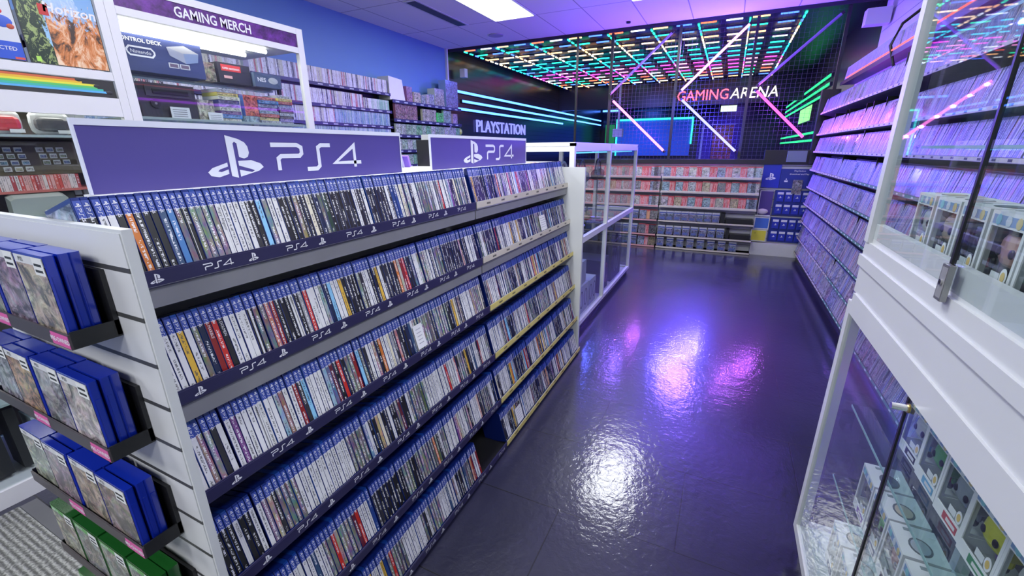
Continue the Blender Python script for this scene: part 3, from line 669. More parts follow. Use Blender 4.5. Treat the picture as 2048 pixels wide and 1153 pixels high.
for yy in(1.515,1.57): b.box(X-.0005,X,yy,yy+.05,1.885,1.91,PAP,(.55,.56,.6)); b.box(X,X+.0005,yy+.005,yy+.045,1.889,1.906,PAP,(.12,.08,.14))
b.build('printing',o,(X,1.5,1.9))
o=art_box('console_box','black retro console box with red lettering, beside the control deck box','box',-2.94,-2.80,1.79,1.99,1.848,1.96,(.012,.012,.02)); b=MB(); b.box(-2.7995,-2.799,1.81,1.93,1.915,1.95,PAP,(.5,.03,.03)); b.text('SUPER NINTENDO',.014,TXTW,FX((-2.7985,1.87,1.925)),sx=.9,offset=.02); b.box(-2.7995,-2.799,1.82,1.87,1.875,1.89,PAP,(.55,.3,.3)); b.build('printing',o,(-2.8,1.87,1.9))
o=art_box('console_box','grey blue small console box with a controller picture, right end of the upper rail','box',-2.94,-2.78,2.0,2.19,1.848,1.93,(.06,.09,.15)); b=MB(); b.text('NES',.034,TXTW,FX((-2.779,2.05,1.88)),offset=.02); b.ball((-2.779,2.13,1.892),.001,.035,.02,PAP,(.4,.42,.42)); b.build('printing',o,(-2.78,2.1,1.9))
art_box('game_case','row end of old colourful games left of the black console box','game case',-2.94,-2.82,1.715,1.785,1.848,1.95,(.25,.2,.15),True)
b=MB(); b.box(-2.85,-2.83,2.2,2.22,1.82,1.90,BLACK); b.ball((-2.82,2.21,1.865),.006,.014,.014,WMET); tag(b.build('wall_timer',None,(-2.84,2.21,1.85)),'small black gadget with a white round face at the right end of the rail','gadget')
# black console
b=MB(); b.box(-2.86,-2.72,1.31,1.58,SH,SH+.17,solid('console_black',(.03,.03,.035),.3)); o=b.build('game_console',None,(-2.79,1.45,SH),bevel=.008); tag(o,'big black vintage console standing on edge with round button and price tag','console')
b=MB(); b.box(-2.722,-2.712,1.34,1.56,SH+.105,SH+.155,solid('console_ridge',(.045,.045,.05),.3)); b.box(-2.714,-2.708,1.37,1.54,SH+.118,SH+.14,BLACK); b.build('cartridge_slot',o,(-2.72,1.45,SH))
b=MB(); b.tube([(-2.72,1.375,SH+.07),(-2.711,1.375,SH+.07)],.022,BLACK,n=16); b.tube([(-2.712,1.375,SH+.07),(-2.709,1.375,SH+.07)],.006,GMET,n=12); b.build('round_button',o,(-2.72,1.375,SH))
b=MB(); b.box(-2.70,-2.698,1.43,1.525,SH,SH+.058,PAP,(.55,.56,.58)); [b.box(-2.698,-2.6975,1.44,1.51,SH+.01+q*.011,SH+.014+q*.011,PAP,(.2,.2,.22)) for q in range(4)]; tag(b.build('price_card',None,(-2.699,1.47,SH)),'white price card leaning on the black vintage console','card')
art_box('boxed_game','cream boxed game standing in front right of the black console','boxed game',-2.76,-2.73,1.59,1.68,SH,SH+.11,(.6,.58,.45),True)
b=MB(); b.box(-2.715,-2.713,1.63,1.71,SH,SH+.045,PAP,(.55,.56,.58)); [b.box(-2.713,-2.7125,1.64,1.70,SH+.008+q*.01,SH+.011+q*.01,PAP,(.2,.2,.22)) for q in range(3)]; tag(b.build('price_card',None,(-2.714,1.67,SH)),'white price card in front of the cream boxed game','card')
# stacks of big box games
stk=[(1.70,1.83,9,.02,'stack left of the red boxed game'),(1.95,2.09,8,.02,'stack right of the red boxed game'),(2.09,2.20,10,.018,'stack by the right cabinet post')]
SC=[(.05,.2,.5),(.45,.47,.42),(.02,.02,.03),(.3,.42,.55),(.6,.6,.5),(.35,.38,.45),(.03,.05,.14),(.2,.3,.4),(.5,.45,.12),(.12,.05,.2),(.45,.1,.08),(.25,.2,.5)]
for (y0,y1,n,h,nm) in stk:
    for q in range(n):
        d=random.uniform(-.008,.008); c=random.choice(SC)
        b=MB(); b.box(-2.86,-2.72+d,y0+.003,y1-.003+d*.5,SH+q*h,SH+q*h+h-.001,PAP,c); b.face([(-2.7195+d,y0+.006,SH+q*h+.002),(-2.7195+d,y1-.012,SH+q*h+.002),(-2.7195+d,y1-.012,SH+q*h+h-.003),(-2.7195+d,y0+.006,SH+q*h+h-.003)],ART,tuple(min(1,v*1.4+.1) for v in c),[(q*3,0),(q*3+1.6,0),(q*3+1.6,.3),(q*3,.3)])
        tag(b.build('boxed_game',None,(-2.79,(y0+y1)/2,SH+q*h)),f'flat boxed game, {ordn(q+1)} from bottom, {nm}','boxed game','flat boxed games stacked in the purple headed cabinet')
b=MB(); 
o=art_box('boxed_game','upright red and yellow boxed game between two stacks in the cabinet','boxed game',-2.75,-2.715,1.855,1.945,SH+.04,SH+.16,(.75,.12,.06),True,side=(.1,.2,.6))
art_box('boxed_game','flat light blue boxed game under the upright red one','boxed game',-2.85,-2.715,1.84,1.945,SH,SH+.038,(.3,.45,.55),True)
# lower old cases seen through the open glass: dark shelf games on the lower tier
for q in range(26):
    y=1.31+q*.034; c=random.choice(SC); bx('boxed_game',f'upright boxed game, {ordn(q+1)} from left, lower shelf of the purple headed cabinet','boxed game',-2.84,-2.72,y,y+.03,1.112,1.112+random.uniform(.14,.19),PAP,c,'upright boxed games on the lower cabinet shelf')

# poster cabinet
p=thing('display_cabinet','white framed display cabinet under large game posters and a rainbow banner','cabinet',(XF,.6,0),'white display cabinets')
b=MB()
for y in(-.3,1.170): frame_bar(b,XF-.03,XF,y,y+.0345,0,2.45); frame_bar(b,-3.2,-3.17,y,y+.0345,0,2.45)
for z0,z1 in((2.4,2.45),(1.765,1.80),(1.61,1.69),(.0,.08),(.86,.90)): frame_bar(b,XF-.03,XF,-.2645,1.169,z0,z1)
b.box(-3.2,XF-.03,-.3,1.2,1.69,1.72,WMET); b.box(-3.2,XF-.03,-.3,1.2,0,.06,WMET); b.box(-3.2,-3.17,-.2645,1.169,.08,1.69,solid('wood_back',(.06,.05,.035),.6))
b.build('frame',p,(XF,.6,0),bevel=.002)
MB().box(XF-.018,XF-.014,-.2645,1.169,.08,.86,GLASS).box(XF-.018,XF-.014,-.2645,1.169,.9,1.61,GLASS).build('glass_door',p,(XF,.6,.8))
b=MB(); b.box(-3.17,XF-.05,-.25,1.165,1.515,1.525,FROST); b.build('glass_shelf',p,(-2.9,.6,1.52))
b=MB(); b.box(-3.17,XF-.05,-.25,1.165,1.18,1.19,FROST); b.build('glass_shelf',p,(-2.9,.6,1.18))
b=MB(); b.box(-3.17,XF-.05,-.25,1.18,.42,.43,FROST); b.build('glass_shelf',p,(-2.9,.6,.42))
for x in(-2.70,-2.82): MB().tube([(x,.55,1.66),(x,1.10,1.66)],.012,LAMPT).build('lamp_tube',p,(x,.7,1.66))
for x in(-2.70,-2.82): MB().tube([(x,-.2,1.66),(x,.53,1.66)],.012,LAMPT).build('lamp_tube',p,(x,.2,1.66))
area('cabinet_light',(-2.76,.5,1.645),.1,1.2,4,(1,.98,.94))
# posters
t=NT('jungle_poster'); uv=t.n('ShaderNodeUVMap'); sp=t.n('ShaderNodeSeparateXYZ',i={0:uv.outputs[0]}); uu,vv=sp.outputs[0],sp.outputs[1]
nz=t.n('ShaderNodeTexNoise',i={'Vector':uv.outputs[0],'Scale':5,'Detail':6,'Roughness':.7,'Distortion':1})
nz2=t.n('ShaderNodeTexNoise',i={'Vector':uv.outputs[0],'Scale':13,'Detail':6,'Roughness':.7,'Distortion':1.5})
sky=t.mix(vv,(.35,.6,.75),(.03,.13,.5)); d=t.math('ADD',t.math('MULTIPLY',nz.outputs[0],.5),0)
snow=t.math('LESS_THAN',t.math('ADD',t.math('ABSOLUTE',t.math('SUBTRACT',uu,.5)),t.math('MULTIPLY',t.math('ABSOLUTE',t.math('SUBTRACT',vv,.55)),.8)),t.math('MULTIPLY',nz.outputs[0],.65))
c=t.mix(snow,sky,t.mix(nz2.outputs[0],(.08,.25,.6),(.7,.8,.9)))
jun=t.math('LESS_THAN',t.math('ADD',uu,t.math('MULTIPLY',vv,.15)),t.math('MULTIPLY',nz.outputs[0],.72))
c=t.mix(jun,c,t.mix(t.math('GREATER_THAN',nz2.outputs[0],.53),(.006,.025,.012),(.28,.36,.12)))
low=t.math('LESS_THAN',vv,t.math('MULTIPLY',nz2.outputs[0],.72)); rq=t.n('ShaderNodeValToRGB',i={0:nz.outputs[0]}); rq.color_ramp.elements[0].position=.4; rq.color_ramp.elements[0].color=(.05,.03,.02,1); rq.color_ramp.elements[1].position=.6; rq.color_ramp.elements[1].color=(.8,.6,.4,1); qe=rq.color_ramp.elements.new(.5); qe.color=(.6,.2,.05,1); lowc=rq.outputs[0]; c=t.mix(t.math('MULTIPLY',low,t.math('GREATER_THAN',uu,.32)),c,lowc)
t.bsdf(col=c,rough=.3); JUN=t.m
b=MB(); X=XF-.005; b.box(X-.004,X-.001,.905,1.165,1.803,2.39,BLACK)
b.face([(X,.908,1.806),(X,1.162,1.806),(X,1.162,2.33),(X,.908,2.33)],JUN,(1,1,1),[(0,0),(1,0),(1,1),(0,1)])
b.text('Horizon',.052,TXTW,FX((X+.001,1.075,2.005)),shear=.1,offset=.02); b.box(X,X+.001,.975,1.005,1.99,2.03,PAP,(.5,.03,.03)); b.box(X,X+.0008,.925,.94,1.81,1.83,PAP,(.4,.7,.1))
tag(b.build('poster',None,(X,1.03,1.8)),'jungle and blue sky game poster with orange ground in the left cabinet header','poster')
b=MB(); b.box(X-.004,X-.001,.60,.895,1.803,2.39,BLACK); b.box(X-.001,X,.60,.892,1.87,2.38,PAP,(.6,.62,.64)); b.box(X-.001,X,.60,.892,1.806,1.87,PAP,(.02,.08,.5))
b.ball((X,.855,1.94),.002,.03,.022,PAP,(.04,.1,.5)); b.ball((X,.875,1.925),.003,.012,.01,PAP,(.45,.08,.04)); b.ball((X,.845,1.975),.002,.02,.012,PAP,(.6,.03,.03)); b.box(X,X+.001,.862,.89,1.808,1.816,PAP,(.6,.08,.06))
b.text('CTED',.02,TXTW,FX((X+.001,.85,1.838))); tag(b.build('poster',None,(X,.75,1.8)),'white poster with a blue lower band, left of the jungle poster','poster')
b=MB(); b.box(X-.004,X-.001,.3,1.165,1.692,1.762,TXTK)
for k,(c,y1) in enumerate([((.6,.12,.04),1.03),((.75,.45,.03),1.05),((.75,.7,.05),1.10),((.1,.5,.12),1.10),((.05,.45,.35),1.12),((.1,.4,.7),1.14)]): b.box(X-.001,X,.3,y1-.0,1.75-k*.0085,1.7583-k*.0085,PAP,c)
for y,z in((1.04,1.755),(1.10,1.735),(1.14,1.712)): b.ball((X,y,z),.001,.012,.007,TXTK)
tag(b.build('banner',None,(X,.8,1.7)),'black banner with rainbow stripes under the posters','banner')
# items in the poster cabinet
def handheld(y,z,col,lab,w_=.12,tagc=True):
    o=thing('handheld_console',lab,'console',(-2.74,y,z)); b=MB()
    b.ball((-2.74,y,z+.05),.02,w_/2,.05,solid('pack_clear',(.35,.36,.37),.2),p=.5); b.build('blister_pack',o,(-2.74,y,z))
    b=MB(); b.ball((-2.722,y,z+.045),.02,w_/2*.85,.03,PLA,col,p=.6); b.build('body',o,(-2.74,y,z))
    b=MB(); b.box(-2.70,-2.698,y+.005,y+.05,z+.008,z+.022,PAP,(.6,.6,.6)); b.build('price_tag',o,(-2.7,y,z))
handheld(.95,1.525,(.06,.06,.065),'dark grey game controller in a clear pack on the left cabinet shelf',.14)
handheld(.80,1.525,(.5,.03,.04),'red and black game controller in a clear pack on the left cabinet shelf',.12)
# board with small framed cartridges
b=MB(); b.box(-2.80,-2.79,.3,1.17,1.36,1.50,solid('board_brown',(.075,.06,.03),.6)); tag(b.build('display_board',None,(-2.795,.8,1.36)),'dark brown backing board behind rows of small cartridges','board')
kk=0
for r in range(4):
    for c in range(13):
        y=.55+c*.034+r*.006; z=1.475-r*.027
        if y>.985 or (c in(9,) and r<3) or (r==3 and c not in(6,7,8)): continue
        kk+=1; b=MB(); b.box(-2.79,-2.784,y,y+.024,z-.02,z,PAP,(.55,.57,.55)); b.face([(-2.7835,y+.002,z-.017),(-2.7835,y+.022,z-.017),(-2.7835,y+.022,z-.005),(-2.7835,y+.002,z-.005)],ART,random.choice([(.3,.6,.75),(.6,.6,.6),(.2,.3,.6),(.4,.5,.3),(.5,.5,.35)]),[(kk,0),(kk+.5,0),(kk+.5,.4),(kk,.4)])
        tag(b.build('game_cartridge',None,(-2.787,y,z-.02)),f'small pale cartridge, brown board, {ordn(c+1)} column of the {["top","second","third","lowest"][r]} row','cartridge','small cartridges on the brown board')
# red spined cases
for q in range(46):
    y=.42+q*.0125; c=random.choice([(.5,.07,.06),(.6,.3,.28),(.6,.5,.48),(.55,.12,.1),(.35,.05,.06)])
    b=MB(); b.box(-2.86,-2.745,y,y+.0115,1.295,1.358,PAP,c,skip='+x'); b.face([(-2.745,y,1.295),(-2.745,y+.0115,1.295),(-2.745,y+.0115,1.358),(-2.745,y,1.358)],SPI,(*c,0),[(q,0),(q+.99,0),(q+.99,.6),(q,.6)])
    tag(b.build('game_case',None,(-2.8,y,1.295)),f'small red toned game case in the left cabinet, {ordn(q+1)} in its row','game case','red toned cases in the left cabinet row')
b=MB(); b.box(-3.0,-2.73,.3,1.17,1.285,1.295,solid('rail_red',(.45,.12,.1),.4)); tag(b.build('shelf_rail',None,(-2.8,.7,1.29)),'thin red edged shelf rail under the red toned cases','shelf')
b=MB(); b.prism([(-.0,0),(.17,0),(.18,.09),(.165,.10),(.01,.10),(-.005,.09)],0,.05,solid('console_silver',(.42,.44,.40),.35),M=PMat((-2.78,.74,1.19),(0,1,0),(.35,0,.93))); o=b.build('game_console',None,(-2.75,.82,1.19),bevel=.004); tag(o,'silver grey vintage console with a white tag in the left cabinet','console')
b=MB(); b.box(-2.70,-2.698,.83,.88,1.195,1.21,PAP,(.6,.6,.6)); b.build('price_tag',o,(-2.7,.85,1.2))
bx('cartridge_box','small orange red boxed cartridge beside the silver console','box',-2.80,-2.74,.93,.985,1.19,1.24,PAP,(.4,.1,.04))
bx('cartridge_box','black accessory box above the orange red one','box',-2.82,-2.75,.90,.96,1.242,1.285,PAP,(.02,.02,.02))
for q in range(6):
    y=.975+(q%2)*.035; z=1.20+(q//2)*.03
    b=MB(); b.box(-2.79,-2.78,y,y+.026,z,z+.022,PAP,(.5,.53,.53)); tag(b.build('game_cartridge',None,(-2.785,y,z)),f'pale cartridge right of the silver console, {["left","right"][q%2]} column, {["lowest","middle","top"][q//2]}','cartridge','cartridges beside the silver console')
# lower compartment
for i,(y0,y1,z0,z1,c,l) in enumerate([(.30,.46,.08,.36,(.015,.015,.017),'tall black console standing at the bottom of the left cabinet'),(.49,.525,.08,.38,(.02,.02,.02),'slim black console beside the tall one at the cabinet bottom'),(.56,.68,.06,.3,(.35,.42,.45),'pale blue white box at the bottom right of the left cabinet'),(.36,.46,.43,.52,(.03,.03,.03),'black box on the lower glass shelf of the left cabinet'),(.50,.58,.43,.48,(.5,.5,.5),'white gadget box on the lower glass shelf of the left cabinet')]):
    bx('console_box' if i>1 else 'game_console',l,'console' if i<2 else 'box',-2.85,-2.72,y0,y1,z0,z1,PAP,c,bevel=.004)

# ================================================================ simple spine case used on the far shelves
def far_case(mb,M,d,t_,h,top,col,k,art=0,topf=.8):
    mb.box(-d,0,0,t_,0,h,PLA,top,M=M,skip='+x')
    a=.0006; z1=h*topf
    mb.face([(0,0,0),(0,t_,0),(0,t_,z1),(0,0,z1)],SPI,(*col,art),[(k,k*.37),(k+.99,k*.37),(k+.99,k*.37+.9),(k,k*.37+.9)],M)
    mb.face([(0,0,z1),(0,t_,z1),(0,t_,h),(0,0,h)],PAP,top,None,M)
def face_out(mb,M,w_,t_,h,top,col,k,hd=.12):
    mb.box(-t_,0,0,w_,0,h,PLA,top,M=M,skip='+x')
    z1=h*(1-hd)
    mb.face([(0,0,0),(0,w_,0),(0,w_,z1),(0,0,z1)],ART,col,[(k*2.3,0),(k*2.3+.9,0),(k*2.3+.9,1.2),(k*2.3,1.2)],M)
    mb.face([(0,0,z1),(0,w_,z1),(0,w_,h),(0,0,h)],PAP,top,None,M)

# ================================================================ blue wall shelving (faces +X)
ws=thing('wall_shelving','black shelves of pale spined games along the blue wall','shelving',(-4.5,4.1,0))
b=MB(); b.box(-4.61,-4.58,1.5,5.13,.1,2.28,BLACK); b.build('back_panel',ws,(-4.6,4.1,1))
BZ=[2.20,1.975,1.775,1.575,1.375]
for i,z in enumerate(BZ):
    b=MB(); b.box(-4.6,-4.35,1.5,5.13,z-.012,z,BLACK); b.box(-4.352,-4.345,1.5,5.13,z-.03,z+.006,NAVY)
    y=3.9
    while y<5.1:
        b.box(-4.345,-4.344,y,y+.07,z-.02,z-.006,PAP,(.4,.42,.45)); y+=.16
    b.build('shelf',ws,(-4.4,4.1,z))
RN=['top','second','third','fourth','lowest visible']
LC=[(.62,.62,.64),(.62,.62,.64),(.55,.55,.55),(.6,.6,.62),(.45,.42,.4),(.05,.05,.06),(.4,.12,.12),(.5,.5,.35)]
stf=MB(); n=0
for i,z in enumerate(BZ):
    y=1.53;k=0
    while y<5.09:
        c=random.choice(LC); 
        if i==2 and y>4.1 or i>=3: c=random.choice([(.12,.22,.35),(.25,.36,.45),(.35,.42,.5),(.1,.18,.25),(.4,.5,.5),(.2,.35,.3)])
        if i==1 and y>4.75: c=random.choice([(.25,.45,.3),(.5,.55,.5),(.4,.5,.4)])
        hgt=.165 if not(i==1 and y>4.6) else .135
        M=rowM(-4.365,y,z,.0)
        if y<3.84 or i==4: far_case(stf,M,.12,.0155,hgt,tuple(v*.8+.1 for v in c),c,k+i*200)
        else:
            b=MB(); far_case(b,Matrix.Identity(4),.12,.0155,hgt,tuple(v*.8+.1 for v in c),c,k+i*200); n+=1
            cn='white' if c[0]>.5 and c[2]>.5 else 'black' if c[0]<.08 else 'coloured'
            o=b.build('keep_case',matrix=M); tag(o,f'{cn} spined case, {ordn(int((y-3.84)/.0165)+1)} in the {RN[i]} row of the blue wall shelves','game case','spined game cases on the blue wall shelves'); k_=n
        y+=.0165+(.004 if random.random()<.05 else 0); k+=1
tag(stf.build('keep_case',None,(0,0,0)),'games on the blue wall seen through the purple headed cabinet and low down','game cases',kind='stuff')
# second section of the blue wall
w2=thing('wall_shelving','black shelves with boxed games and green cases at the end of the blue wall','shelving',(-4.5,6.0,0))
b=MB()
b.box(-4.6,-4.56,5.14,6.9,.1,2.15,BLACK); b.build('back_panel',w2,(-4.6,6,1))
for z in(2.13,1.88,1.67,1.46,1.25):
    b=MB(); b.box(-4.58,-4.33,5.14,6.92,z-.02,z,BLACK); b.box(-4.333,-4.327,5.14,6.92,z-.04,z+.004,NAVY)
    for q in range(9): b.box(-4.327,-4.3262,5.2+q*.19,5.28+q*.19,z-.03,z-.012,PAP,(.35,.4,.42))
    b.build('shelf',w2,(-4.4,6,z))
b=MB(); b.prism([(0,0),(.33,0),(.28,.28),(.0,.30)],0,.2,WMET,M=PMat((-4.56,5.13,2.13),(0,1,0),(0,0,1))); tag(b.build('console_box',None,(-4.45,5.3,2.13),bevel=.01),'blank white box standing at the left of the upper end shelf','box')
for (y,w_,h,c,l) in [(5.50,.13,.21,(.35,.15,.3),'reddish purple boxed game next to the blank white box'),(5.66,.17,.15,(.6,.55,.4),'cream boxed game with a dark figure on the upper end shelf'),(5.85,.1,.12,(.35,.45,.5),'small pale teal boxed game on the upper end shelf'),(5.97,.08,.14,(.55,.55,.55),'narrow white boxed game on the upper end shelf'),(6.06,.12,.16,(.4,.5,.6),'pale blue boxed game on the upper end shelf'),(6.20,.26,.26,(.45,.5,.42),'yellow and teal tall boxed game on the upper end shelf'),(6.52,.36,.42,(.2,.3,.55),'largest blue framed boxed game at the end of the blue wall')]:
    art_box('boxed_game',l,'boxed game',-4.5,-4.36,y,y+w_,2.131,2.131+h,c,True)
for (y,w_,h,c,l) in [(5.22,.50,.21,(.3,.12,.2),'wide dark red box with figures on the second end shelf'),(5.85,.36,.18,(.5,.5,.4),'pale game cover facing out on the second end shelf'),(6.24,.16,.15,(.05,.85,.15),'bright green game cover on the second end shelf'),(6.42,.22,.2,(.3,.55,.45),'teal green game cover on the second end shelf'),(6.70,.14,.16,(.45,.35,.5),'small purple game cover at the end of the second end shelf')]:
    art_box('game_case',l,'game case',-4.4,-4.36,y,y+w_,1.881,1.881+h,c,True)
for zi,z in enumerate((1.67,1.46,1.25)):
    for q in range(14):
        y=5.2+q*.122; 
        art_box('green_game_case',f'green white game cover, {ordn(q+1)} along the {["third","fourth","lowest"][zi]} end shelf','game case',-4.39,-4.36,y,y+.112,z+.001,z+.15,random.choice([(.2,.55,.25),(.4,.6,.4),(.55,.6,.55)]),True,'green game covers on the end shelves')
p=thing('pot_ornament','small yellow green toy at the end of the black shelves','toy',(-4.42,6.98,1.7))
MB().ball((-4.42,6.98,1.76),.05,.05,.06,PLA,(.5,.6,.1)).build('body',p,(-4.42,6.98,1.7)); MB().ball((-4.42,6.98,1.86),.035,.035,.04,PLA,(.1,.15,.1)).build('head',p,(-4.42,6.98,1.8))

# ================================================================ middle glass cabinet
MX=-.94
p=thing('glass_cabinet','white framed glass cabinet with headphones between gondola and back wall','cabinet',(-1.2,4.05,0))
b=MB()
for y in(2.905,3.93,5.165):
    b.box(MX-.035,MX,y,y+.035,.06,1.49,WMET); b.box(-1.42,-1.385,y,y+.035,.06,1.49,WMET)
for z0,z1 in((.06,.095),(.755,.80),(1.435,1.49)):
    b.box(MX-.033,MX-.001,2.94,5.165,z0,z1,WMET)
    for y in(2.907,5.167): b.box(-1.385,MX-.035,y,y+.031,z0,z1,WMET)
b.box(-1.42,MX,2.905,5.2,1.47,1.495,WMET); b.box(-1.38,MX-.035,2.945,5.16,.775,.782,glassmat('mid_shelf_glass',(.85,.9,.92))); b.box(-1.42,MX-.035,2.94,5.165,.06,.075,WMET)
b.build('frame',p,(-1.2,4.05,.8),bevel=.002)
MB().box(-1.40,MX-.02,2.92,5.18,.0,.06,BLACK).build('plinth',p,(-1.2,4,0))
b=MB(); b.box(MX-.02,MX-.015,2.94,5.165,.095,.755,GLASS); b.box(MX-.02,MX-.015,2.94,5.165,.8,1.435,GLASS); b.box(-1.385,MX-.035,5.18,5.185,.095,1.435,GLASS); b.build('glass_pane',p,(MX,4,.8))
b=MB(); b.box(-1.38,MX-.04,3.0,5.1,1.425,1.432,emit('cabinet_strip',(.15,.6,1),1.6)); 
b=MB(); b.box(MX-.06,MX-.05,3.0,5.12,1.42,1.43,emit('cabinet_strip',(.15,.6,1),1.6)); b.build('light_strip',p,(MX,4,1.43))
for i,(y,c,z) in enumerate([(3.2,(.6,.6,.6),.801),(3.45,(.05,.05,.07),.801),(3.68,(.1,.1,.2),.801),(4.2,(.05,.05,.06),.801)]):
    q=thing('headphones',['white corded headphones on a stand in the middle glass cabinet','black headphones right of the white pair in the glass cabinet','dark blue headphones left of the cabinet divider','black headphones right of the cabinet divider'][i],'headphones',(-1.12,y,z))
    m=MB(); pts=[(-1.12,y-.09*math.cos(a),1.26+.10*math.sin(a)) for a in [PI*k/10 for k in range(11)]]
    m.tube(pts,.009,PLA,c); m.build('headband',q,(-1.12,y,1.3))
    for s in(-1,1):
        m=MB(); m.ball((-1.12,y+s*.09,1.22),.045,.02,.05,PLA,c); m.build('ear_cup',q,(-1.12,y+s*.09,1.22))
    m=MB(); m.tube([(-1.12,y,.801),(-1.12,y,1.345)],.008,GMET); m.prism([(-1.12+.05*math.cos(2*PI*k/16),y+.05*math.sin(2*PI*k/16)) for k in range(16)],.801,.812,GMET); m.build('stand',q,(-1.12,y,.801))
    if i==0:
        m=MB(); m.tube([(-1.08,3.29,1.2),(-1.05,3.33,1.1),(-1.04,3.3,1.0),(-1.04,3.26,.95)],.003,PLA,(.6,.6,.6)); m.build('cord',q,(-1.1,3.3,1.1))
        m=MB(); m.box(-1.03,-1.028,3.22,3.30,.88,.96,PAP,(.55,.6,.65)); m.build('price_tag',q,(-1.03,3.26,.9))
for i,(y0,y1,h,c,rc) in enumerate([(3.0,3.32,.30,(.03,.03,.05),(.45,.45,.5)),(3.36,3.62,.25,(.45,.47,.55),(.05,.05,.1)),(4.05,4.35,.33,(.03,.03,.06),(.5,.1,.1)),(4.5,4.95,.42,(.04,.035,.06),(.3,.3,.4)),(3.66,3.88,.24,(.4,.42,.5),(.06,.06,.1))]):
    m=MB(); m.box(-1.35,-1.0,y0,y1,.076,.076+h,PAP,c); ym=(y0+y1)/2
    for s in(-1,1): m.stroke([(ym+s*.06-0+.04*math.cos(a),.076+h*.5+h*.3*math.sin(a)) for a in [2*PI*k/14 for k in range(15)]],.012,PAP,rc,M=Matrix(((0,0,1,-.999),(1,0,0,0),(0,1,0,0),(0,0,0,1))))
    tag(m.build('headset_box',None,(-1.17,ym,.076)),['black headset box at the near bottom of the glass cabinet','white headset box second along the cabinet bottom','black headset box with red rings right of the divider','tallest dark headset box at the far cabinet bottom','white headset box just left of the cabinet divider'][i],'box',group='headset boxes at the cabinet bottom')
    if i in(1,3):
        m=MB(); m.box(-1.33,-1.02,y0+.02,y1-.02,.077+h,.077+h+.2,PAP,tuple(v*.8+.02 for v in c)); tag(m.build('headset_box',None,(-1.17,ym,.077+h)),['','box stacked on the white headset box','','box stacked on the tallest dark headset box'][i],'box')

# ================================================================ back wall shelves (face -Y)
RED_=[(.55,.09,.10),(.62,.14,.14),(.5,.07,.09),(.58,.3,.3),(.45,.06,.07)]
def back_unit(x0,x1,name,lab,lips,rows,deskcol):
    p=thing('wall_shelving',lab,'shelving',((x0+x1)/2,6.95,0))
    for i,z in enumerate(lips):
        b=MB(); b.box(x0,x1,6.82,6.998,z-.006,z,DGREY); b.box(x0,x1,6.815,6.82,z-.02,z+.012,WMET if i<3 else BLACK); b.box(x0+.003,x1-.003,6.812,6.815,z-.014,z+.008,PEACH if deskcol==0 else solid('rose_label',(.6,.3,.3),.5)); b.build('shelf',p,((x0+x1)/2,6.9,z))
    b=MB(); b.box(x0,x1,6.85,6.998,0,.02,BLACK); b.build('base',p,((x0+x1)/2,6.9,0))
    return p
LIPS=[1.055,.85,.635,.42,.20,.02]
back_unit(-.86,.42,'mid','back wall shelves of red spined cases and blue cover cases',LIPS,6,0)
back_unit(-2.25,-.875,'left','back wall shelves of red cases seen behind the glass cabinet',LIPS,6,1)
fk=0
def bcase(x,z,kind,w_,lab,grp,col,k):
    M=Matrix.Translation((x,6.835 if kind!='spine' else 6.835,z))@Matrix.Rotation(-PI/2,4,'Z')@Matrix.Rotation(-.12,4,'Y')
    b=MB()
    if kind=='spine': far_case(b,Matrix.Identity(4),.10,w_,.145,(.5,.06,.08),col,k,topf=.85)
    elif kind=='red': face_out(b,Matrix.Identity(4),w_,.012,.15,(.5,.08,.09),col,k,.10)
    else: face_out(b,Matrix.Identity(4),w_,.013,.145,(.5,.5,.55),col,k,.16); 
    if kind=='blue':
        b.box(0,.0006,0,w_,.145*.72,.145*.80,PAP,(.03,.06,.3)); b.box(.0006,.001,.01,w_-.02,.02,.05,PAP,(.05,.08,.25)); b.box(.0006,.001,.01,w_-.01,.095,.1,PAP,(.5,.5,.55))
    o=b.build({'spine':'slim_game_case','red':'cover_out_case','blue':'blue_cover_case'}[kind],matrix=M); return tag(o,lab,'game case',grp)
FC=[(.6,.6,.5),(.3,.4,.6),(.6,.5,.3),(.5,.55,.6),(.55,.5,.55),(.2,.2,.25),(.3,.5,.6),(.6,.6,.6)]
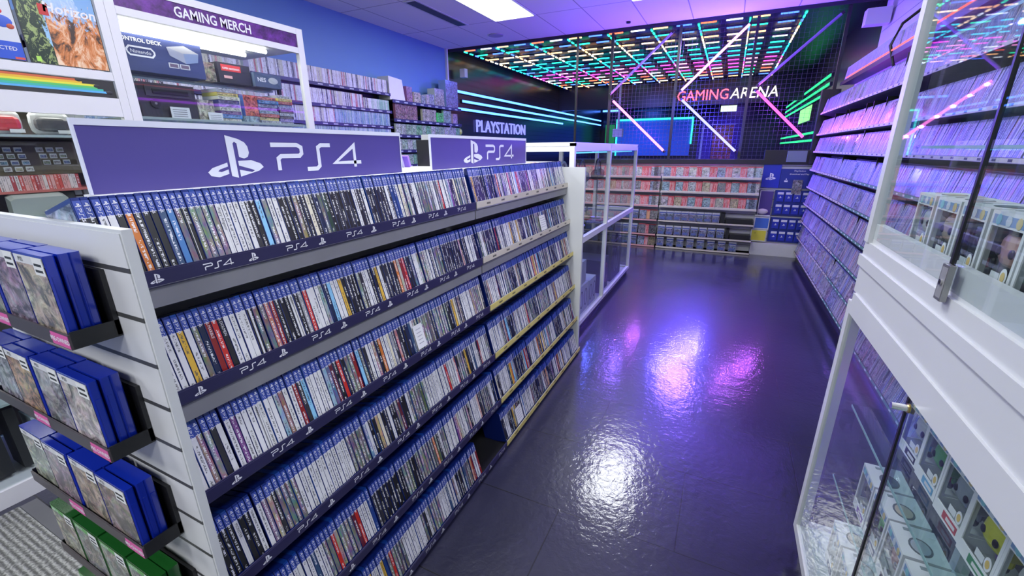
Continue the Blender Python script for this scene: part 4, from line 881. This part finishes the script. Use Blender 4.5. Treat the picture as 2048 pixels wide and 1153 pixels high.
for i,z in enumerate(LIPS[:6]):
    zz=z+.004
    # middle unit
    if i<3:
        x=-.845; k=0
        while x<.30:
            cn=random.choice(FC); bcase(x,zz,'red',.098,f'game cover facing out, {ordn(k+1)} from left on the {NAMES[i]} middle back wall shelf','covers facing out on the back wall',cn,fk); fk+=1; x+=.101
            ns=random.choice([5,6,7]); 
            for q in range(ns):
                if x>.30: break
                bcase(x,zz,'spine',.0125,f'red spine {ordn(q+1)} in block {k+1} from left, {NAMES[i]} middle back wall shelf','red spined cases on the back wall',random.choice(RED_),fk); fk+=1; x+=.0135
            x+=.004; k+=1
        bcase(.315,zz,'red',.098,f'last game cover at the right end of the {NAMES[i]} middle back wall shelf','covers facing out on the back wall',random.choice(FC),fk); fk+=1
    else:
        nn={3:8,4:8,5:8}[i]; st={3:.104,4:.116,5:.142}[i]
        for q in range(nn): bcase(-.85+q*st,zz,'blue',.1,f'blue cover game case, {ordn(q+1)} from the left on the {NAMES[i]} middle back wall shelf','blue cover cases on the lower back wall shelves',random.choice([(.08,.12,.3),(.12,.16,.35),(.15,.15,.35)]),fk+q*3)
        if i<5: bx('shelf_pusher',f'black plastic pusher block on the {NAMES[i]} middle back wall shelf','pusher',(.06 if i==3 else .14),.40,6.84,6.99,zz,zz+.07,BLACK)
        if i<5: bx('shelf_pusher',f'tall black pusher end beside the last blue case of the {NAMES[i]} middle shelf','pusher',(-.01 if i==3 else .085),(.045 if i==3 else .125),6.84,6.99,zz,zz+.14,BLACK)
    # left unit
    x=-2.2; k=0
    while x<-.98:
        if i<3 or x>-1.25:
            cn=random.choice(FC); bcase(x,zz,'red',.1,f'game cover facing out, {ordn(k+1)} from left on the {NAMES[i]} left back wall shelf','covers facing out on the back wall',cn,fk); fk+=1; x+=.103
            for q in range(8 if x>-1.2 else 5):
                if x>-.99: break
                bcase(x,zz,'spine',.0155,f'red spine {ordn(q+1)} in block {k+1} from left, {NAMES[i]} left back wall shelf','red spined cases on the back wall',random.choice(RED_ if i!=3 else [(.65,.35,.15),(.6,.3,.15)]),fk); fk+=1; x+=.0165
        else:
            bcase(x,zz,'blue',.1,f'blue cover game case, {ordn(k+1)} from the left on the {NAMES[i]} left back wall shelf','blue cover cases on the lower back wall shelves',(.1,.13,.3),fk); fk+=2; x+=.115
        x+=.003; k+=1
    bcase(-.98,zz,'red',.1,f'last game cover at the right end of the {NAMES[i]} left back wall shelf','covers facing out on the back wall',random.choice(FC),fk); fk+=1
b=MB(); b.box(.42,1.1,6.9,6.999,.0,.17,BASEW); tag(b.build('base_unit',None,(.7,6.95,0)),'plain white base block under the blue boards in the far right corner','base')

# blue boards of download cards
PSB=solid('board_blue_ps',(.015,.03,.36),.4)
p=thing('promo_board','blue board with a white emblem on the back wall, right of the shelves','board',(.53,6.98,.93))
MB().box(.435,.645,6.965,6.998,.93,1.235,PSB).build('board',p,(.53,6.98,.93))
b=MB(); logo(b,FMY((.475,6.963,1.03)),.12,TXTW); b.build('emblem',p,(.53,6.96,1))
p=thing('promo_board','blue board printed Download and Play with a grey photo card','board',(.8,6.98,.93))
MB().box(.648,1.03,6.965,6.998,.93,1.18,solid('board_blue_dark',(.015,.03,.22),.4)).build('board',p,(.8,6.98,.93))
b=MB(); b.text('PlayStation',.03,TXTW,FMY((.86,6.963,1.145))); b.text('Download and Play',.028,TXTW,FMY((.86,6.963,1.105))); b.box(.7,.74,6.962,6.964,1.01,1.03,TXTW); b.prism([(.71,1.04),(.73,1.04),(.72,1.06)],0,.001,TXTW,M=FMY((0,6.963,0))); b.build('lettering',p,(.8,6.96,1.1))
art_box_f=MB(); art_box_f.box(.80,.91,6.94,6.95,.86,1.04,ART,(.3,.28,.28),uv=[(0,0),(1,0),(1,1.3),(0,1.3)]); tag(art_box_f.build('photo_card',None,(.85,6.945,.86)),'grey photo card hanging in front of the blue Download and Play board','card')
k=0
for (zt,nm) in((.90,'upper'),(.53,'lower')):
    b=MB(); b.box(.62,1.04,6.97,6.998,zt-.34,zt,solid('board_blue_dark',(.015,.03,.22),.4)); pp=tag(b.build('card_board',None,(.83,6.98,zt-.34)),f'{nm} dark blue backing board of small gift cards','board')
    for r in range(2):
        for c in range(4):
            x=.645+c*.098; z=zt-.02-r*.165
            b=MB(); b.box(x,x+.08,6.952,6.956,z-.13,z,PSB); b.box(x+.005,x+.075,6.950,6.952,z-.035,z-.005,PAP,(.6,.6,.65)); logo(b,FMY((x+.025,6.951,z-.085)),.032,TXTW)
            tag(b.build('gift_card',None,(x+.04,6.954,z-.13)),f'blue gift card, {["first","second","third","fourth"][c]} column, {["upper","lower"][r]} row of the {nm} board','card','blue gift cards on the back wall boards')
b=MB(); b.box(.43,.60,6.95,6.998,.52,.90,solid('holder_navy',(.03,.02,.10),.4)); b.box(.45,.60,6.945,6.95,.56,.885,PAP,(.07,.04,.2)); o=tag(b.build('leaflet_holder',None,(.52,6.97,.52)),'dark purple leaflet holder with a pale rim left of the upper gift cards','holder')
b=MB(); b.box(.44,.61,6.942,6.945,.885,.895,WMET); b.box(.44,.45,6.942,6.945,.56,.885,WMET); b.box(.42,.6,6.93,6.945,.54,.56,WMET); b.build('rim',o,(.52,6.94,.7))
b=MB(); b.ball((.50,6.92,.61),.07,.02,.04,PAP,(.5,.45,.48)); tag(b.build('crumpled_bag',None,(.5,6.92,.57)),'crumpled pale plastic packet at the foot of the purple holder','packet')
b=MB(); b.box(.42,.61,6.945,6.998,.36,.53,WMET); b.box(.435,.60,6.943,6.945,.375,.515,PAP,(.05,.14,.5)); tag(b.build('leaflet',None,(.51,6.97,.36)),'blue leaflet in a white frame beside the lower gift cards','leaflet')
b=MB(); b.box(.40,.60,6.943,6.998,.185,.355,PAP,(.55,.55,.5)); b.box(.415,.59,6.941,6.943,.20,.34,PAP,(.62,.55,.05)); b.prism([(.0,.0),(.012,0),(.006,.012)],0,.001,TXTK,M=FMY((.45,6.94,.30))); tag(b.build('leaflet',None,(.5,6.97,.185)),'yellow leaflet under the blue one on the back wall','leaflet')
b=MB(); b.box(.68,.90,6.935,6.954,1.27,1.41,solid('grey_note',(.16,.2,.25),.5)); tag(b.build('wall_note',None,(.79,6.94,1.27)),'grey green notice on the black ledge under the mesh cage','notice')

# ================================================================ right wall shelving (faces -X)
RX=.955
ZR=[.098,.306,.53,.757,.97,1.186,1.408,1.613,1.86]
rw=thing('wall_shelving','long wall shelving of many sloped shelves full of games on the right wall','shelving',(1.2,4.5,0))
MB().box(1.24,1.398,1.7,6.92,.0,2.25,SLATW).build('back_panel',rw,(1.3,4.5,1))
MB().box(.99,1.24,1.7,6.92,.0,.06,BLACK).build('base',rw,(1.1,4.5,0))
LGR=solid('green_label',(.10,.25,.18),.5)
for i,z in enumerate(ZR):
    b=MB(); L=.20 if i<7 else .24
    M=Matrix.Translation((RX,0,z-.018))@Matrix.Rotation(PI,4,'Z')@Matrix.Rotation(-.20,4,'Y')
    b.box(-.285,0,-6.915,-1.7,-.004,0,DGREY,M=M); b.box(RX,RX+.004,1.7,6.915,z-.022,z,BLACK)
    o=b.build('shelf',rw,(1.1,4.5,z))
    st=MB(); y=1.75
    while y<6.9:
        st.box(RX-.0012,RX,y,min(y+.5,6.9),z-.02,z-.002,PEACH if y>4.6 else LGR if i<6 else PEACH); 
        for q in range(4): st.box(RX-.0018,RX-.0012,y+.08+q*.12,y+.11+q*.12,z-.016,z-.006,TXTW if i<6 and y<4.6 else TXTK)
        y+=.5
    st.build('label_strip',o,(RX,4.5,z))
b=MB(); b.box(1.10,1.24,1.7,6.92,2.17,2.185,DGREY); b.box(1.095,1.10,1.7,6.92,2.16,2.20,BLACK); b.build('shelf',rw,(1.1,4.5,2.17))
b=MB(); b.box(1.088,1.095,2.2,6.6,2.205,2.215,emit('shelf_red',(1,.12,.14),2.2)); b.build('light_strip',rw,(1.09,4.5,2.2))
b=MB(); b.tube([(1.16,2.6,2.06),(1.16,6.0,2.06)],.014,emit('neon_violet_shelf',(.45,.05,1),5)); tag(b.build('neon_tube',None,(1.16,4.3,2.06)),'violet light tube under the top shelf of the right wall','light')
stf=MB(); n=0
RC=[(.45,.45,.5),(.3,.3,.36),(.14,.14,.2),(.12,.12,.2),(.05,.05,.08),(.1,.1,.2),(.3,.2,.28),(.16,.2,.4),(.35,.15,.2),(.2,.2,.45)]
YR=3.75
for i,z in enumerate(ZR):
    y=6.88;k=0
    ystart=[3.9,4.0,4.05,4.05,4.1,4.2,4.3,4.4,4.4][i]
    while y>1.75:
        seg=random.random()
        fo=(i in(0,1) and random.random()<.5 and y>4.4) or (random.random()<.02)
        w_=.105 if fo else .0135
        M=Matrix.Translation((RX+.008,y,z-.008))@Matrix.Rotation(PI,4,'Z')@Matrix.Rotation(-.20+random.uniform(-.01,.01),4,'Y')
        c=random.choice(RC); top=random.choice([(.13,.13,.24),(.2,.2,.3),(.09,.09,.2)])
        ind=(y<ystart+.42 and y>ystart-.02)
        tgt=MB() if ind else stf; MM=Matrix.Identity(4) if ind else M
        if fo: face_out(tgt,MM,w_,.014,.165,top,random.choice([(.5,.5,.55),(.4,.3,.45),(.3,.35,.6)]),k+i*400,.08)
        else: far_case(tgt,MM,.12,w_,.165,top,c,k+i*400,art=random.choice([0,0,.4]),topf=.93)
        if ind:
            n+=1; o=tgt.build('wall_game_case',matrix=M)
            cn='black' if c[0]<.15 else 'pale' if c[0]>.4 else 'dark toned'
            tag(o,f'{cn} {"cover" if fo else "spine"}, {ordn(int((ystart+.42-y)/.0143)+1)} toward the cabinet, right wall shelf {["one","two","three","four","five","six","seven","eight","nine"][i]} up','game case','game cases on the right wall shelves beside the white cabinet')
        y-=w_+.0008; k+=1
        if random.random()<.012: y-=.012; stf.box(RX+.03,RX+.14,y+.002,y+.006,z,z+.19,BLACK)
for q in range(300):
    y=6.85-q*.0145
    far_case(stf,Matrix.Translation((1.115,y,2.186))@Matrix.Rotation(PI,4,'Z')@Matrix.Rotation(-.1,4,'Y'),.11,.0135,.165,(.35,.4,.42),random.choice(RC),q+5000,art=.4,topf=.93)
tag(stf.build('wall_game_case',None,(0,0,0)),'rows of further games on the right wall shelves','game cases',kind='stuff')

# ================================================================ right glass cabinet
GX=.39; GY1=1.60; GY0=-.6; GXB=.86
p=thing('glass_cabinet','large white framed glass cabinet of boxed figures at the right','cabinet',(.62,.5,0))
b=MB()
def wb(*a): b.box(*a,WHITE)
# lower unit
for y in(GY1-.035,GY0): wb(GX,GX+.035,y,y+.035,.10,1.0); wb(GXB-.035,GXB,y,y+.035,.1,1.0)
wb(GX,GX+.035,GY0+.035,GY1-.035,.10,.135); wb(GX,GX+.035,GY0+.035,GY1-.035,.965,1.03); wb(GXB-.035,GXB,GY0+.035,GY1-.035,.1,.135); wb(GXB-.035,GXB,GY0+.035,GY1-.035,.965,1.03)
for y in(GY0,GY1-.035): wb(GX+.035,GXB-.035,y,y+.035,.1,.135); wb(GX+.035,GXB-.035,y,y+.035,.965,1.03)
wb(GX+.006,GXB-.006,GY0+.006,GY1-.006,1.03,1.112)
# upper unit
wb(GX-.002,GXB,GY0,GY1-.005,1.114,1.145); wb(GX+.004,GXB,GY0+.004,GY1-.01,1.145,1.186)
for y in(GY1-.045,GY0): wb(GX,GX+.03,y,y+.035,1.186,2.2); wb(GXB-.03,GXB,y,y+.035,1.186,2.2)
wb(GX+.012,GX+.03,GY0+.035,GY1-.045,1.186,1.241); wb(GXB-.03,GXB,GY0+.035,GY1-.045,1.186,1.241)
wb(GX,GXB,GY0,GY1-.01,2.2,2.24)
b.build('frame',p,(.6,.5,1.1),bevel=.002)
MB().box(GX+.03,GXB-.03,GY0+.03,GY1-.03,0,.1,BLACK).build('plinth',p,(.6,.5,0))
b=MB(); b.box(GX+.035,GXB-.035,GY0+.035,GY1-.035,.135,.14,solid('cab_floor',(.5,.55,.55),.25)); b.build('bottom_panel',p,(.6,.5,.135))
b=MB(); b.box(GX+.03,GXB-.03,GY0+.035,GY1-.045,1.186,1.192,FROST); b.build('bottom_panel',p,(.6,.5,1.19))
SHELVES_L=[.395,.665]; SHELVES_U=[1.445,1.70]
GSH=glassmat('shelf_glass',(.82,.92,.90),1.0,.04)
for z in SHELVES_L+SHELVES_U:
    b=MB(); b.box(GX+.06,GXB-.04,GY0+.05,GY1-.06,z,z+.007,GSH); b.box(GX+.0585,GX+.06,GY0+.05,GY1-.06,z,z+.007,solid('glass_rim',(.25,.42,.40),.2)); b.build('glass_shelf',p,(.6,.5,z))
YD=1.035
for n_,(y0,y1,x) in {'far':(YD-.01,GY1-.036,GX+.006),'near':(GY0+.036,YD+.006,GX+.001)}.items():
    for z0,z1 in((.136,.964),(1.20,2.2)):
        b=MB(); b.box(x+(.004 if z0>1 and n_=='far' else 0),x+.004+(.004 if z0>1 and n_=='far' else 0),y0,y1,z0,z1,GLASS)
        yy=y0 if n_=='far' else y1
        if n_=='near': b.box(x-.002,x+.005,y1-.004,y1+.003,z0,z1,solid('door_seal',(.008,.008,.01),.4))
        b.build('glass_door',p,(x,y0,z0))
b=MB(); b.box(GX+.05,GXB-.05,GY1-.012,GY1-.007,.136,.964,GLASS); b.box(GX+.05,GXB-.05,GY1-.03,GY1-.025,1.2,2.2,GLASS); b.build('end_glass',p,(.6,1.6,1))
b=MB(); b.box(GX-.010,GX-.001,YD-.022,YD+.006,1.178,1.245,GMET); b.box(GX-.0104,GX-.010,YD-.019,YD+.003,1.183,1.24,solid('lock_face',(.22,.22,.22),.5)); b.tube([(GX-.013,YD-.008,1.212),(GX-.0102,YD-.008,1.212)],.0055,CHROME,n=14); b.tube([(GX-.0135,YD-.008,1.212),(GX-.0132,YD-.008,1.212)],.0022,BLACK,n=10); b.build('door_lock',p,(GX,YD,1.2),bevel=.001)['label']='grey metal lock of the upper glass doors'
b=MB(); b.tube([(GX-.03,YD-.012,.948),(GX-.002,YD-.012,.948)],.007,CHROME,n=14); b.tube([(GX-.004,YD-.012,.948),(GX-.001,YD-.012,.948)],.010,solid('brass',(.45,.33,.1),.3,metal=1),n=14); b.build('door_lock',p,(GX,YD,.95))['label']='chrome cylinder lock of the lower glass doors'

# boxed figures
CARD=solid('card_white',(.62,.64,.64),.4,var=.03); WIN=solid('window_dark',(.07,.07,.09),.12,var=.1); FLIN=solid('box_inside',(.10,.10,.13),.5)
HEADS=[((.58,.30,.26),'pink headed'),((.66,.62,.04),'yellow headed'),((.60,.58,.58),'white headed'),((.12,.38,.10),'green headed'),((.30,.32,.36),'grey headed'),((.50,.36,.28),'tan headed'),((.04,.04,.05),'black haired'),((.35,.12,.08),'brown haired')]
NAMEC=[(.10,.12,.2),(.02,.02,.03),(.12,.3,.45),(.35,.06,.08),(.05,.2,.1),(.2,.1,.35)]
def figure_box(x,y,z,label,grp,hc,rot=0,w_=.108,d=.085,h=.150,seed=0):
    # faces -X ; origin at its base centre
    R_=Matrix.Translation((x,y,z))@Matrix.Rotation(rot,4,'Z')
    t_=thing('boxed_figure',label,'boxed figure',(x,y,z),grp,(0,0,rot))
    c_=MB(); W=w_/2; D=d/2; e=.007
    c_.box(-D,D,-W,W,0,.002,CARD); c_.box(-D,D,-W,W,h-.002,h,CARD); c_.box(D-.002,D,-W,W,.002,h-.002,CARD)
    # front sheet with window opening and a raised lower plaque
    for (y0,y1,z0,z1) in((-W,-W+e,.002,h-.002),(W-e,W,.002,h-.002),(-W+e,W-e,h-.026,h-.002),(-W+e,W-e,.002,.028)): c_.box(-D,-D+.002,y0,y1,z0,z1,CARD)
    # side with window
    for s in(-1,1):
        ya,yb=(W-.002,W) if s>0 else(-W,-W+.002)
        for (x0,x1,z0,z1) in((-D+.002,-D+.012,.002,h-.002),(D-.03,D-.002,.002,h-.002),(-D+.012,D-.03,h-.02,h-.002),(-D+.012,D-.03,.002,.03)): c_.box(x0,x1,ya,yb,z0,z1,CARD)
    c_.box(D-.006,D-.002,-W+.002,W-.002,.002,h-.002,FLIN)
    c_.build('carton',t_,local=True)
    q=MB(); q.box(-D-.0006,-D,-W+.012,W-.04,.006,.024,PAP,NAMEC[seed%6]); q.box(-D-.001,-D-.0006,-W+.018,W-.055,.011,.019,PAP,(.55,.55,.55))
    q.box(-D-.0006,-D,-W+.008,W-.008,h-.022,h-.006,PAP,(.18,.28,.45))
    for k in range(3): q.ball((-D-.0008,-W+.022+k*.03,h-.014),.0006,.009,.010,PAP,[(.5,.42,.2),(.5,.55,.6),(.2,.45,.5)][k],n=10,k=4)
    # printed face on the lid
    q.prism([(0+.022*math.cos(2*PI*k/16),-.012+.022*math.sin(2*PI*k/16)*1.3) for k in range(16)],h,h+.0005,PAP,(.10,.12,.12)); q.prism([(0+.018*math.cos(2*PI*k/16),-.012+.018*math.sin(2*PI*k/16)*1.3) for k in range(16)],h+.0005,h+.0009,PAP,[(.45,.4,.3),(.35,.4,.42),(.12,.16,.18)][seed%3])
    q.box(-.02,-.008,W-.02,W-.010,h,h+.0006,PAP,(.2,.25,.25))
    q.build('printing',t_,local=True)
    q=MB(); q.box(-D+.002,-D+.0024,-W+e,W-e,.028,h-.026,GLASS); q.build('window',t_,local=True)
    # sticker
    q=MB(); q.prism([(.0+.010*math.cos(2*PI*k/16),.0+.015*math.sin(2*PI*k/16)) for k in range(16)],0,.0006,CARD,M=PMat((-D-.0006,-W+.018,.048),(0,-1,0),(0,0,1))); q.prism([(.0+.006*math.cos(2*PI*k/12),.0+.009*math.sin(2*PI*k/12)) for k in range(12)],.0007,.001,PAP,(.55,.4,.12),M=PMat((-D-.0006,-W+.018,.048),(0,-1,0),(0,0,1))); q.box(-D-.0008,-D-.0004,-W+.030,-W+.056,.036,.052,PAP,(.55,.58,.58)); q.build('sticker',t_,local=True)
    # figurine: big rounded head, short body
    f=MB(); col,_=hc
    f.ball((-.004,0,.088),.032,.041,.034,PLA,col,n=16,k=10,p=.72); f.ball((-.003,0,.045),.012,.014,.018,PLA,NAMEC[(seed+1)%6],n=10,k=6)
    for s in(-1,1):
        f.ball((-.0345,s*.019,.084),.003,.0075,.0085,PLA,(.005,.005,.005),n=10,k=6); f.ball((-.002,s*.008,.028),.007,.006,.012,PLA,(.08,.08,.1),n=8,k=5); f.ball((-.003,s*.018,.048),.005,.005,.012,PLA,col,n=8,k=5)
    if seed%3==0: f.ball((.001,0,.104),.033,.042,.024,PLA,(.05,.04,.04) if seed%2 else (.12,.05,.03),n=14,k=8,p=.8)
    f.build('figurine',t_,local=True,smooth=True)
    return t_
rnd=random.Random(3)
k=0
def rowfig(z,y0,n,x,nm,place,step=.117):
    global k
    for i in range(n):
        y=y0-i*step; hc=HEADS[[0,2,4,5,6,3,7,1][(i+int(z*10))%8]] if not(nm=='lower top' ) else HEADS[[2,3,4,1,2,4,5,0][i%8]]
        if nm=='upper front': hc=HEADS[[2,5,6,0,4,2,6,5,4][i%9]]
        figure_box(x,y,z,f'{hc[1]} figure in window box, {ordn(i+1)} from far end, {place}','boxed figures in the right glass cabinet',hc,rot=rnd.uniform(-.06,.06),seed=k); k+=1
rowfig(1.1935,1.36,9,.476,'upper front','upper glass unit floor')
rowfig(1.453,1.28,8,.60,'upper mid','upper unit lower shelf')
rowfig(1.708,1.28,7,.60,'upper top','upper unit higher shelf')
rowfig(.141,1.40,9,.50,'lower floor','lower unit floor front')
rowfig(.141,1.36,8,.63,'lower floor back','lower unit floor back')
rowfig(.403,1.36,8,.52,'lower mid','lower unit middle shelf')
rowfig(.673,1.30,8,.56,'lower top','lower unit top shelf')
